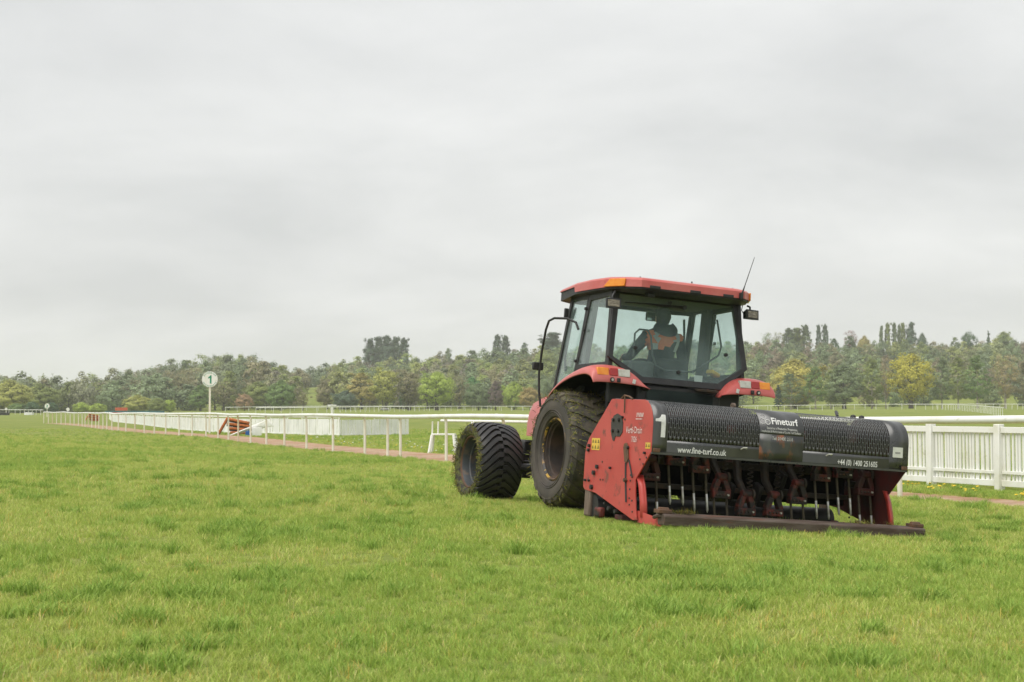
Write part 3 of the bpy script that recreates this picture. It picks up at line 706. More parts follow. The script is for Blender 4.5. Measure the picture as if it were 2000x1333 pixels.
# wheels
def rear_tyre(cx, s):
    """s = outward direction in x"""
    c = (cx, 0.08, 0.645); m = MB()
    prof = [(-0.20, 0.325), (-0.265, 0.36), (-0.292, 0.44), (-0.290, 0.52), (-0.272, 0.575), (-0.235, 0.606), (-0.12, 0.617), (0, 0.62), (0.12, 0.617), (0.235, 0.606), (0.272, 0.575), (0.290, 0.52), (0.292, 0.44), (0.265, 0.36), (0.20, 0.325)]
    m.mi = 1; m.lathe(prof[:5], 64, c); m.lathe(prof[10:], 64, c)
    for rr in (0.40, 0.425, 0.545): m.lathe([(s * 0.2905, rr - 0.004), (s * 0.297, rr), (s * 0.2905, rr + 0.004)], 64, c)
    m.mi = 0; m.lathe(prof[4:11], 64, c)
    n = 22
    for side in (-1, 1):
        for k in range(n):
            a0 = 2 * math.pi * (k + (0.5 if side > 0 else 0)) / n
            # chunky lug, from the shoulder to just past the centre line, swept backwards
            sec = []
            for u, rr, sw, hw in ((0.290, 0.545, 0.000, 0.085), (0.285, 0.585, 0.015, 0.085), (0.245, 0.622, 0.05, 0.08), (0.13, 0.640, 0.115, 0.07), (0.01, 0.643, 0.185, 0.055)):
                x = side * u; aa = a0 + sw / 0.62 * 1.0
                base = rr - 0.05
                P = lambda ang, r_: (cx + x, 0.08 + r_ * math.cos(ang), 0.645 + r_ * math.sin(ang))
                h2 = hw * 0.5 / 0.62
                sec.append([P(aa - h2 * 1.25, base), P(aa - h2, rr), P(aa + h2, rr), P(aa + h2 * 1.25, base)])
            vs_ = [p for q in sec for p in q]; fs = []
            for i in range(len(sec) - 1):
                for j in range(3): fs.append([i * 4 + j, i * 4 + j + 1, (i + 1) * 4 + j + 1, (i + 1) * 4 + j])
            e = (len(sec) - 1) * 4; fs += [[0, 3, 2, 1], [e, e + 1, e + 2, e + 3]]
            m.add(vs_, fs)
    return m
def wheel_parts(cx, s, rear):
    w = bpy.data.objects.new('wheel', None); scene.collection.objects.link(w); w.parent = TR; OFF[w.name] = Vector(); w.empty_display_size = 0.1
    return w
def clippings(parent, cx, cy, cz, r, hw, n, seed, zone, colr=None):
    r2 = random.Random(seed); V = []; F = []; C = []
    cols = [(0.20, 0.20, 0.035), (0.30, 0.25, 0.07), (0.13, 0.16, 0.03), (0.10, 0.075, 0.04), (0.24, 0.22, 0.06)]
    for _ in range(n):
        x, ang, rr = zone(r2); c0 = Vector((cx + x, cy + rr * math.cos(ang), cz + rr * math.sin(ang)))
        L = r2.uniform(0.02, 0.075); d = Vector((r2.gauss(0, 1), r2.gauss(0, 1), r2.gauss(0, 0.6))).normalized() * L
        nrm = Vector((0, math.cos(ang), math.sin(ang))); sd_ = d.cross(nrm).normalized() * r2.uniform(0.002, 0.0045)
        mid = c0 + d * 0.5 + nrm * L * 0.18; o = len(V)
        V += [c0 - sd_, c0 + sd_, mid + sd_, mid - sd_, c0 + d]; F += [(o, o + 1, o + 2, o + 3), (o + 3, o + 2, o + 4)]; C += [r2.choice(cols)] * 5
    me = bpy.data.meshes.new('grass_clippings'); me.from_pydata([tuple(v) for v in V], [], F)
    a_ = me.attributes.new('gcol', 'FLOAT_COLOR', 'POINT'); a_.data.foreach_set('color', np.array([(*c, 1) for c in C], np.float32).ravel())
    me.materials.append(MAT['grass_blade']); o = bpy.data.objects.new('grass_clippings', me); scene.collection.objects.link(o); o.parent = parent
    tag(o, kind='stuff'); return o
for s in (-1, 1):
    cx = s * 0.885
    w = wheel_parts(cx, s, True)
    rear_tyre(cx, s).build('tyre', ['tyre_muddy', 'tyre_sidewall'], w, smooth=30, bevel=0)
    m = MB(); c = (cx, 0.08, 0.645)
    m.mi = 0; m.lathe([(s * 0.205, 0.345), (s * 0.245, 0.345), (s * 0.255, 0.330), (s * 0.245, 0.318), (s * 0.235, 0.314)], 56, c)
    m.mi = 1; m.lathe([(s * 0.235, 0.314), (s * 0.22, 0.312), (s * 0.215, 0.298), (s * 0.19, 0.292), (s * 0.18, 0.28)], 56, c)
    m.mi = 1; m.lathe([(s * 0.18, 0.28), (s * 0.05, 0.272), (s * 0.02, 0.265), (s * 0.0, 0.25), (s * -0.02, 0.2), (s * -0.02, 0.11), (s * 0.05, 0.10), (s * 0.05, 0.0005)], 56, c)
    m.mi = 1; m.lathe([(s * -0.2, 0.33), (s * -0.2, 0.26), (s * -0.05, 0.26)], 40, c)
    m.build('rim', ['rim_worn', 'rim_rust'], w)
    m = MB()
    for k in range(8):
        a = 2 * math.pi * k / 8; p = Vector((cx + s * -0.02, 0.08 + 0.155 * math.cos(a), 0.645 + 0.155 * math.sin(a))); m.cyl(p, p + Vector((s * 0.03, 0, 0)), 0.016, 6)
    m.build('wheel_bolts', 'greasy_steel', w)
    def zone(r2):
        q = r2.random()
        if q < 0.72: return r2.uniform(-0.28, 0.28), r2.uniform(-0.9, 3.6) if r2.random() < 0.4 else r2.uniform(1.0, 2.9), r2.uniform(0.60, 0.655)
        return (-1 if r2.random() < 0.7 else 1) * 0.29, r2.uniform(0, 6.28), r2.uniform(0.55, 0.63)
    clippings(w, cx, 0.08, 0.645, 0.64, 0.28, 1500, 5 + s, zone)
FW = Vector((1.04, 2.35, 0.425))
def front_tyre(c, s):
    m = MB(); hw = 0.29
    prof = [(-0.22, 0.275), (-0.27, 0.30), (-0.293, 0.345), (-0.285, 0.385), (-0.262, 0.400), (-0.22, 0.410), (-0.11, 0.420), (0, 0.424), (0.11, 0.420), (0.22, 0.410), (0.262, 0.400), (0.285, 0.385), (0.293, 0.345), (0.27, 0.30), (0.22, 0.275)]
    m.mi = 1; m.lathe(prof[:5], 72, c); m.lathe(prof[10:], 72, c)
    m.mi = 0; m.lathe(prof[4:11], 72, c)
    n = 30; m.mi = 2
    for side in (-1, 1):
        for k in range(n):
            a0 = 2 * math.pi * (k + (0.5 if side > 0 else 0)) / n; sec = []
            for u, rr, sw, hw_ in ((0.280, 0.392, 0.0, 0.058), (0.262, 0.418, 0.02, 0.060), (0.22, 0.433, 0.06, 0.062), (0.12, 0.447, 0.15, 0.062), (0.055, 0.450, 0.195, 0.058), (0.0, 0.451, 0.195, 0.050)):
                x = side * u; aa = a0 - sw / 0.44; base = rr - 0.030; h2 = hw_ * 0.47 / 0.44
                P = lambda ang, r_: (c[0] + x, c[1] + r_ * math.cos(ang), c[2] + r_ * math.sin(ang))
                sec.append([P(aa - h2 * 1.08, base), P(aa - h2, rr), P(aa + h2, rr), P(aa + h2 * 1.08, base)])
            vs_ = [p for q in sec for p in q]; fs = []
            for i in range(len(sec) - 1):
                for j in range(3): fs.append([i * 4 + j, i * 4 + j + 1, (i + 1) * 4 + j + 1, (i + 1) * 4 + j])
            e = (len(sec) - 1) * 4; fs += [[0, 3, 2, 1], [e, e + 1, e + 2, e + 3]]
            m.add(vs_, fs)
    return m
for s in (-1, 1):
    c = Vector((s * FW.x, FW.y, FW.z)); w = wheel_parts(0, s, False); w.location = c; w.rotation_euler = (0, 0, R_(1.5)); w.scale = (1.0, 1.115, 1.115)
    z0 = (0, 0, 0)
    front_tyre(z0, s).build('tyre', ['tyre_tread', 'mossy_sidewall', 'tyre_lug'], w, smooth=30)
    m = MB(); m.mi = 0; m.lathe([(s * 0.215, 0.295), (s * 0.25, 0.292), (s * 0.255, 0.278), (s * 0.235, 0.268)], 48, z0)
    m.mi = 1; m.lathe([(s * 0.235, 0.268), (s * 0.20, 0.258), (s * 0.15, 0.25), (s * 0.14, 0.238), (s * 0.04, 0.232), (s * 0.03, 0.215), (s * -0.06, 0.20), (s * -0.08, 0.15), (s * -0.08, 0.09), (s * 0.0, 0.085), (s * 0.0, 0.0005)], 48, z0)
    m.lathe([(s * -0.22, 0.28), (s * -0.22, 0.22), (s * -0.06, 0.2)], 32, z0)
    m.build('rim', ['oxide_brown', 'rim_grey'], w)
    def zone(r2): return s * r2.uniform(0.27, 0.30), r2.uniform(0, 6.28), r2.uniform(0.32, 0.415)
    clippings(w, 0, 0, 0, 0.44, 0.28, 900, 15 + s, zone)

# chassis, engine, bonnet and front axle
m = MB(); m.box((0, 0.35, 0.66), (0.50, 1.6, 0.55)); m.box((0, -0.42, 0.72), (0.40, 0.2, 0.5)); m.box((0, 1.75, 0.62), (0.42, 1.9, 0.35)); m.build('gearbox_housing', 'greasy_steel', TR, bevel=0.03)
m = MB(); m.cyl((-0.95, 0.08, 0.645), (0.95, 0.08, 0.645), 0.105, 16); m.box((0, 0.08, 0.645), (0.9, 0.34, 0.34)); m.build('rear_axle', 'black_metal', TR, bevel=0.02)
m = MB(); m.cyl((-0.95, FW.y, 0.40), (0.95, FW.y, 0.40), 0.075, 14); m.box((0, FW.y, 0.43), (0.4, 0.3, 0.28))
for s in (-1, 1): m.box((s * 0.62, FW.y - 0.02, 0.42), (0.16, 0.3, 0.30)); m.tube([(s * 0.66, FW.y - 0.2, 0.47), (s * 0.2, FW.y - 0.24, 0.5)], 0.022, 8)
m.build('front_axle', 'black_metal', TR, bevel=0.015)
m = MB(); rows = []
for y, zt, hw in ((0.95, 1.43, 0.41), (1.6, 1.40, 0.40), (2.4, 1.34, 0.38), (2.85, 1.26, 0.35), (3.0, 1.12, 0.31)):
    rows.append([(-hw, y, 0.80), (-hw, y, zt - 0.16), (-hw * 0.86, y, zt - 0.04), (-hw * 0.5, y, zt), (hw * 0.5, y, zt), (hw * 0.86, y, zt - 0.04), (hw, y, zt - 0.16), (hw, y, 0.80)])
m.grid(rows); m.add(rows[-1], [list(range(8))]); m.build('bonnet', 'faded_red', TR, smooth=30)
m = MB(); m.box((0, 3.015, 0.95), (0.52, 0.04, 0.30)); m.build('grille', 'black_plastic', TR, bevel=0.02)
for s in (-1, 1):
    m = MB(); m.box((s * 0.19, 3.02, 1.13), (0.16, 0.05, 0.08)); m.build('headlight', 'clear_lens', TR, bevel=0.015)
m = MB(); m.box((0, 3.12, 0.62), (0.7, 0.26, 0.26)); m.build('front_weights', 'black_metal', TR, bevel=0.03)
for s in (-1, 1):
    m = MB(); m.box((s * 0.58, 1.05, 0.62), (0.30, 0.7, 0.42)); m.build('fuel_tank', 'black_plastic', TR, bevel=0.05)
    m = MB()
    for z in (0.42, 0.66, 0.90): m.box((s * 0.82, 0.93, z), (0.24, 0.24, 0.025))
    m.box((s * 0.73, 0.93, 0.66), (0.02, 0.26, 0.55)); m.build('step', 'black_metal', TR)

# links and dark clutter between the axles, seen left of the rear wheel
m = MB(); m.box((-0.80, 1.45, 0.62), (0.04, 0.16, 0.36), (0.35, 0, 0)); m.tube([(-0.78, 1.3, 0.42), (-0.75, 2.1, 0.40)], 0.045, 8); m.box((-0.72, 1.5, 0.36), (0.10, 0.5, 0.1)); m.build('side_linkage', 'black_metal', TR)

# cab frame
RW_O = [(-0.76, -0.40, 2.40), (0.76, -0.40, 2.40), (0.845, -0.535, 1.66), (0.50, -0.615, 1.405), (-0.50, -0.615, 1.405), (-0.845, -0.535, 1.66)]
RW_I = [(-0.690, -0.405, 2.35), (0.690, -0.405, 2.35), (0.780, -0.525, 1.67), (0.455, -0.60, 1.475), (-0.455, -0.60, 1.475), (-0.780, -0.525, 1.67)]
m = MB(); m.ring(RW_O, RW_I, (0, 0.05, 0.0)); m.build('rear_frame', 'black_plastic', TR, bevel=0.008)
glass_in = [(x * 0.985, y + 0.012, z) for x, y, z in RW_I]
m = MB(); m.slab([(x * 1.02, y + 0.005, z + (0.012 if z > 2 else -0.012)) for x, y, z in RW_I], (0, 0.008, 0)); RG = m.build('rear_window', 'cab_glass', TR, smooth=0)
def side_x(z): return 0.79 + (2.35 - z) * 0.045
for s in (-1, 1):
    SX = lambda y, z, e=0.0: (s * (side_x(z) + e), y, z)
    def poly(pts, e=0.0): return [SX(y, z, e) for y, z in pts]
    q_i = [(0.13, 2.305), (0.325, 1.60), (-0.415, 1.61), (-0.365, 2.32)]; q_o = [(0.18, 2.385), (0.40, 1.53), (-0.52, 1.53), (-0.41, 2.385)]
    m = MB(); m.ring(poly(q_o), poly(q_i), (-s * 0.05, 0, 0)); m.build('quarter_frame', 'black_plastic', TR, bevel=0.006)
    m = MB(); m.slab(poly([(0.15, 2.32), (0.345, 1.585), (-0.43, 1.595), (-0.38, 2.335)], -0.012), (-s * 0.006, 0, 0)); m.build('quarter_window', 'cab_glass', TR, smooth=0)
    d_i = [(0.235, 2.31), (0.615, 2.33), (0.985, 1.02), (0.52, 1.02), (0.385, 1.55)]; d_o = [(0.185, 2.385), (0.66, 2.385), (1.03, 0.96), (0.45, 0.96), (0.345, 1.52)]
    m = MB(); m.ring(poly(d_o, 0.002), poly([(0.222, 2.325), (0.632, 2.345), (1.00, 1.0), (0.50, 1.0), (0.372, 1.55)], 0.002), (-s * 0.035, 0, 0)); dr = m.build('door', 'black_plastic', TR, bevel=0.004)
    m = MB(); m.slab(poly([(0.21, 2.34), (0.645, 2.36), (1.015, 0.985), (0.48, 0.985), (0.362, 1.55)], -0.010), (-s * 0.006, 0, 0)); m.build('door_glass', 'cab_glass', dr, smooth=0)
    for yy, zz in ((0.21, 2.22), (0.35, 1.64), (0.20, 1.98)):
        m = MB(); p = Vector(SX(yy, zz, 0.006)); m.cyl(p, p + Vector((s * 0.02, 0, 0)), 0.018, 10); m.build('hinge_knob', 'black_plastic', dr)
    # inner B-pillar
    m = MB(); m.slab(poly([(0.14, 2.36), (0.29, 2.36), (0.46, 1.3), (0.30, 1.3)], -0.045), (-s * 0.07, 0, 0)); m.build('pillar_trim', 'dark_interior', TR, bevel=0.01)
m = MB(); m.ring([(-0.79, 0.66, 2.385), (0.79, 0.66, 2.385), (0.84, 1.03, 1.0), (-0.84, 1.03, 1.0)], [(-0.745, 0.69, 2.32), (0.745, 0.69, 2.32), (0.79, 0.98, 1.25), (-0.79, 0.98, 1.25)], (0, 0.03, 0)); m.build('windscreen_frame', 'black_plastic', TR)
m = MB(); m.slab([(-0.75, 0.70, 2.33), (0.75, 0.70, 2.33), (0.80, 0.99, 1.24), (-0.80, 0.99, 1.24)], (0, 0.006, 0)); m.build('windscreen', 'cab_glass', TR, smooth=0)
m = MB(); m.box((0, 0.25, 0.98), (1.5, 1.5, 0.08)); m.box((0, 0.98, 1.12), (1.5, 0.06, 0.3)); m.build('cab_floor', 'dark_interior', TR, bevel=0.01)
m = MB(); m.box((0, -0.56, 1.18), (1.0, 0.06, 0.43)); m.box((-0.62, -0.45, 1.25), (0.35, 0.08, 0.5)); m.box((0.62, -0.45, 1.25), (0.35, 0.08, 0.5)); m.build('rear_bulkhead', 'black_plastic', TR, bevel=0.02)
m = MB(); m.box((0, -0.597, 1.22), (0.80, 0.012, 0.26)); m.build('lower_window', 'dark_glass', TR)
m = MB(); m.box((0.30, -0.635, 1.385), (0.26, 0.06, 0.02), (0.2, 0, 0)); m.build('step_plate', 'greasy_steel', TR)

# roof: red shell over a black underside
def loop(sc, pts): return pts
RO = [(-0.62, -0.775, 2.405, 2.50), (-0.74, -0.66, 2.405, 2.505), (-0.865, -0.40, 2.405, 2.512), (-0.89, -0.05, 2.405, 2.517), (-0.892, 0.36, 2.408, 2.512), (-0.89, 0.385, 2.468, 2.511), (-0.872, 0.84, 2.445, 2.478), (-0.70, 0.98, 2.44, 2.475)]
RO = RO + [(-x, y, a, b) for x, y, a, b in RO[::-1]]
def inset(k, dz, base='t'):
    return [(x * k, 0.08 + (y - 0.08) * k, b + dz) for x, y, a, b in RO]
m = MB()
loops = [[(x, y, a) for x, y, a, b in RO], [(x * 0.998, y, b - 0.022) for x, y, a, b in RO], inset(0.975, 0.0), inset(0.90, 0.016), inset(0.70, 0.032), inset(0.45, 0.040)]
nl = len(RO); vs_ = [p for L in loops for p in L]; fs = []
for i in range(len(loops) - 1):
    for j in range(nl): fs.append([i * nl + j, i * nl + (j + 1) % nl, (i + 1) * nl + (j + 1) % nl, (i + 1) * nl + j])
fs.append([(len(loops) - 1) * nl + j for j in range(nl)])
m.add(vs_, fs); ROOF = m.build('roof', 'faded_red', TR, smooth=28)
m = MB(); lo = [[(x * 0.985, y * 0.985, a + 0.004) for x, y, a, b in RO], [(x * 0.985, y * 0.985, 2.388 - (0.045 if y > 0.5 else 0)) for x, y, a, b in RO], [(x * 0.90, 0.05 + (y - 0.05) * 0.90, 2.372) for x, y, a, b in RO]]
vs_ = [p for L in lo for p in L]; fs = []
for i in range(2):
    for j in range(nl): fs.append([i * nl + j, i * nl + (j + 1) % nl, (i + 1) * nl + (j + 1) % nl, (i + 1) * nl + j])
fs.append([2 * nl + j for j in range(nl)]); fs.append([j for j in range(nl)][::-1])
m.add(vs_, fs); m.build('roof_underside', 'black_plastic', ROOF, smooth=28)
m = MB(); m.box((0, 0.15, 2.362), (1.40, 1.0, 0.02)); m.build('headliner', 'dark_interior', TR)
for x in (-0.46, 0.02, 0.42):
    m = MB(); m.box((x, -0.764, 2.415), (0.13, 0.03, 0.035)); m.build('roof_vent', 'black_plastic', ROOF, bevel=0.006)
m = MB(); m.box((-0.43, -0.60, 2.345), (0.09, 0.08, 0.05)); m.build('window_latch', 'black_plastic', ROOF, bevel=0.01)
for x, y in ((-0.68, -0.25), (-0.52, -0.52), (0.05, -0.62), (0.62, -0.50)):
    m = MB(); m.cyl((x, y, 2.50), (x, y, 2.545), 0.008, 8); m.build('roof_bolt', 'black_metal', ROOF)
for s in (-1, 1):
    a = Vector((s * 0.750, -0.648, 0)); b = Vector((s * 0.872, -0.395, 0)); d = (b - a); nrm = Vector((s * 0.9, -0.43, 0)).normalized()
    P = lambda t, z, e: tuple(a + d * t + nrm * e + Vector((0, 0, z)))
    m = MB(); m.slab([P(0.0, 2.408, 0.0), P(1.04, 2.408, 0.0), P(0.72, 2.494, -0.004), P(-0.02, 2.492, -0.003)], nrm * 0.018); m.build('indicator_lamp', 'amber_lens', ROOF, bevel=0.005)

# rear fenders
def fender(s):
    sec = [(0.43, -0.235), (0.47, -0.17), (0.56, -0.075), (0.68, -0.020), (0.82, 0.0), (0.96, -0.006), (1.05, -0.03), (1.095, -0.075), (1.10, -0.12)]
    st = [(-0.735, 1.375, 0.15, 0.985), (-0.738, 1.395, 0.22, 0.99), (-0.725, 1.45, 0.45, 1.0), (-0.70, 1.515, 0.8, 1.0), (-0.655, 1.555, 1.0, 1.0), (-0.56, 1.575, 1.0, 1.0), (-0.38, 1.567, 0.98, 1.0), (-0.15, 1.535, 0.9, 0.99), (0.12, 1.475, 0.8, 0.98), (0.36, 1.40, 0.7, 0.965), (0.60, 1.29, 0.65, 0.95), (0.78, 1.14, 0.6, 0.94), (0.88, 0.98, 0.55, 0.93), (0.92, 0.84, 0.5, 0.93)]
    rows = [[(s * x * kx, y, zt + dz * kz) for x, dz in sec] for y, zt, kz, kx in st]
    m = MB(); m.grid(rows); f = m.build('fender', ['faded_red', 'black_plastic'], TR, smooth=40, solid=0.012, recalc=False)
    if s < 0:
        f.data.flip_normals()
    sub = f.modifiers.new('sub', 'SUBSURF'); sub.levels = 1; sub.render_levels = 2
    f.modifiers.move(1, 0)
    # black inner arch
    m = MB(); rows = [[(s * x * kx, y + (0.02 if y < -0.5 else 0), zt + dz * kz - 0.05) for x, dz in sec[1:-1]] for y, zt, kz, kx in st[4:12]]
    m.grid(rows); m.build('wheel_arch', 'black_plastic', f, smooth=50)
    # lamp cluster
    yb = -0.728
    def lens(nm, x0, x1, z0, z1, mat, ty=0.0):
        mm = MB(); mm.slab([(s * x0, yb + ty, z0), (s * x1, yb + ty, z0), (s * x1, yb + 0.018 + ty, z1), (s * x0, yb + 0.018 + ty, z1)], (0, 0.05, 0)); mm.build(nm, mat, f, bevel=0.006)
    lens('reversing_lens', 0.66, 0.795, 1.445, 1.525, 'clear_lens')
    lens('stop_lens', 0.80, 0.90, 1.447, 1.527, 'red_lens')
    lens('indicator_lens', 0.905, 1.035, 1.447, 1.527, 'amber_lens', 0.004)
    mm = MB(); mm.lathe([(-0.012, 0.001), (-0.012, 0.014)], 14, (s * 0.875, -0.745, 1.405), 'y'); mm.build('reflector', 'clear_lens', f)
    mm = MB(); mm.lathe([(-0.004, 0.026), (-0.014, 0.024), (-0.014, 0.014)], 18, (s * 0.875, -0.740, 1.405), 'y'); mm.build('reflector_ring', 'black_plastic', f)
    mm = MB(); mm.box((s * 0.80, -0.745, 1.405), (0.035, 0.03, 0.045)); mm.build('switch_box', 'black_plastic', f, bevel=0.006)
    mm = MB(); mm.box((s * 0.62, -0.742, 1.405), (0.035, 0.004, 0.045), (0, 0.2, 0)); mm.build('sticker', 'paper_white', f)
    return f
fender(-1); fender(1)

# work lamps
def work_lamp(p, rz, hang):
    m = MB(); p = Vector(p); Rm = Euler((R_(-6), 0, rz)).to_matrix()
    def Q(x, y, z): return p + Rm @ Vector((x, y, z))
    m.add([Q(sx * (0.085 if y < 0 else 0.06), y, sz * (0.055 if y < 0 else 0.038)) for y in (-0.045, 0.05) for sx, sz in ((-1, -1), (1, -1), (1, 1), (-1, 1))], [(0, 1, 2, 3), (7, 6, 5, 4), (0, 4, 5, 1), (1, 5, 6, 2), (2, 6, 7, 3), (3, 7, 4, 0)])
    m.tube([Q(0, 0.0, 0.05), Q(0, 0.0, 0.09), hang], 0.012, 8)
    L = m.build('work_lamp', 'black_plastic', TR, bevel=0.008)
    m = MB(); m.slab([Q(-0.064, -0.046, -0.036), Q(0.064, -0.046, -0.036), Q(0.064, -0.046, 0.036), Q(-0.064, -0.046, 0.036)], Rm @ Vector((0, -0.006, 0))); m.build('lamp_lens', 'lamp_glass', L)
work_lamp((-0.845, -0.56, 2.215), R_(-8), (-0.80, -0.52, 2.36))
work_lamp((0.80, -0.60, 2.255), R_(8), (0.78, -0.56, 2.36))
m = MB(); m.tube([(0.70, -0.6, 2.36), (0.69, -0.6, 2.30), (0.72, -0.6, 2.26), (0.76, -0.6, 2.26)], 0.005, 5); m.build('lamp_cable', 'black_plastic', TR)
m = MB(); m.box((0.565, -0.79, 2.43), (0.035, 0.04, 0.06)); m.tube([(0.565, -0.795, 2.43), (0.60, -0.795, 2.54)], [0.014, 0.006], 8); m.tube([(0.60, -0.795, 2.54), (0.70, -0.795, 2.865)], [0.005, 0.003], 6); m.build('antenna', 'black_plastic', TR)

# mirror arm on the left, and its mate on the right
for s in (-1, 1):
    m = MB(); m.tube([(s * 0.80, 0.40, 2.00), (s * 0.815, 0.45, 2.08), (s * 0.88, 0.55, 2.125), (s * 0.97, 0.72, 2.13), (s * 1.0, 0.80, 2.10), (s * 1.01, 0.85, 2.0), (s * 1.01, 0.93, 1.75), (s * 1.01, 0.97, 1.5), (s * 1.0, 0.96, 1.3), (s * 0.98, 0.93, 1.12)], 0.014, 8); ma = m.build('mirror_arm', 'black_metal', TR, smooth=60)
    m = MB(); m.box((s * 1.02, 1.0, 1.585), (0.13, 0.05, 0.09)); m.build('mirror_head', 'black_plastic', ma, bevel=0.012)
m = MB(); m.box((-0.835, 0.70, 2.20), (0.05, 0.03, 0.11)); m.build('front_marker', 'black_plastic', TR, bevel=0.008)

# rear wiper, glass knobs and the bent stay bar
m = MB(); m.tube([(0.06, -0.452, 2.275), (-0.16, -0.455, 2.270), (-0.42, -0.45, 2.270), (-0.645, -0.44, 2.262)], [0.018, 0.013, 0.008, 0.005], 8); m.cyl((0.06, -0.43, 2.275), (0.06, -0.48, 2.275), 0.024, 12); m.build('rear_wiper', 'black_plastic', TR)
for x, z in ((-0.53, 1.78), (0.57, 1.80), (-0.02, 1.56), (-0.10, 2.31)):
    y = -0.41 - (2.335 - z) * 0.19; m = MB(); m.cyl((x, y - 0.025, z), (x, y, z), 0.02, 12); m.build('glass_knob', 'black_plastic', TR)
m = MB(); m.tube([(-0.45, -0.33, 1.70), (-0.45, -0.33, 1.95), (-0.40, -0.33, 2.0), (-0.30, -0.33, 2.0), (-0.26, -0.34, 1.94), (-0.25, -0.38, 1.74), (-0.22, -0.42, 1.62), (-0.12, -0.44, 1.575), (0.22, -0.44, 1.585), (0.56, -0.38, 1.80), (0.60, -0.36, 1.9), (0.56, -0.30, 2.2)], 0.011, 8); m.build('stay_bar', 'dark_interior', TR, smooth=60)

# cab interior
m = MB(); m.box((0.10, 0.08, 1.36), (0.50, 0.48, 0.14)); m.build('seat_cushion', 'seat_fabric', TR, bevel=0.04)
m = MB(); m.box((0.10, -0.15, 1.555), (0.42, 0.12, 0.34), (R_(-6), 0, 0)); m.build('seat_back', 'seat_fabric', TR, bevel=0.045)
m = MB(); m.box((0.10, 0.08, 1.16), (0.34, 0.36, 0.26)); m.build('seat_base', 'black_plastic', TR, bevel=0.02)
m = MB(); m.box((0.58, 0.12, 1.34), (0.22, 0.80, 0.42)); m.box((-0.40, 0.12, 1.28), (0.26, 0.5, 0.36)); m.build('side_console', 'dark_interior', TR, bevel=0.04)
m = MB(); m.box((0.1, 0.88, 1.32), (0.46, 0.18, 0.50)); m.build('dashboard', 'dark_interior', TR, bevel=0.05)
m = MB(); m.tube([Vector((0.10, 0.68, 1.60)) + Euler((R_(-50), 0, 0)).to_matrix() @ Vector((0.19 * math.cos(a), 0.19 * math.sin(a), 0)) for a in np.linspace(0, 6.283, 25)[:-1]], 0.015, 8, closed=True); m.tube([(0.10, 0.68, 1.60), (0.10, 0.82, 1.40)], 0.03, 8); m.box((0.10, 0.68, 1.60), (0.34, 0.03, 0.02), (R_(-50), 0, 0)); m.build('steering_wheel', 'black_plastic', TR, smooth=60)
m = MB(); m.box((0.215, 0.62, 2.255), (0.17, 0.03, 0.10)); im = m.build('interior_mirror', 'black_plastic', TR, bevel=0.02)
m = MB(); m.box((0.215, 0.602, 2.255), (0.15, 0.006, 0.085)); m.build('mirror_glass', 'mirror_glass', im)
for s, y0 in ((-1, 0.1), (1, 0.1)):
    m = MB(); m.tube([(s * 0.70, 0.75, 2.28), (s * 0.73, 0.78, 2.1), (s * 0.75, 0.85, 1.7), (s * 0.72, 0.88, 1.55)], 0.014, 6); m.build('grab_rail', 'dark_interior', TR)
m = MB(); m.box((0.30, -0.43, 1.49), (0.10, 0.006, 0.13)); m.build('paper_card', 'paper_white', TR)
m = MB(); m.box((0.55, -0.30, 1.60), (0.14, 0.10, 0.05), (0, 0.3, 0.3)); m.build('yellow_rag', 'yellow_sticker', TR, bevel=0.015)
m = MB(); m.box((-0.35, -0.25, 1.56), (0.30, 0.22, 0.20)); m.build('storage_box', 'dark_interior', TR, bevel=0.03)

# three-point linkage
m = MB()
for s in (-1, 1): m.tube([(s * 0.36, -0.15, 0.46), (s * 0.42, -1.45, 0.42)], 0.045, 8); m.tube([(s * 0.38, -0.70, 0.45), (s * 0.34, -0.50, 1.05)], 0.025, 8)
m.tube([(0, -0.45, 0.98), (0, -1.45, 0.95)], 0.035, 10); m.tube([(0, -0.5, 0.62), (0, -1.5, 0.75)], 0.07, 12)
m.build('linkage', 'black_metal', TR)
m = MB(); m.tube([(-0.72, -0.66, 1.02), (-0.75, -0.68, 0.5)], 0.02, 6); m.build('sway_bar', 'worn_wood', TR)

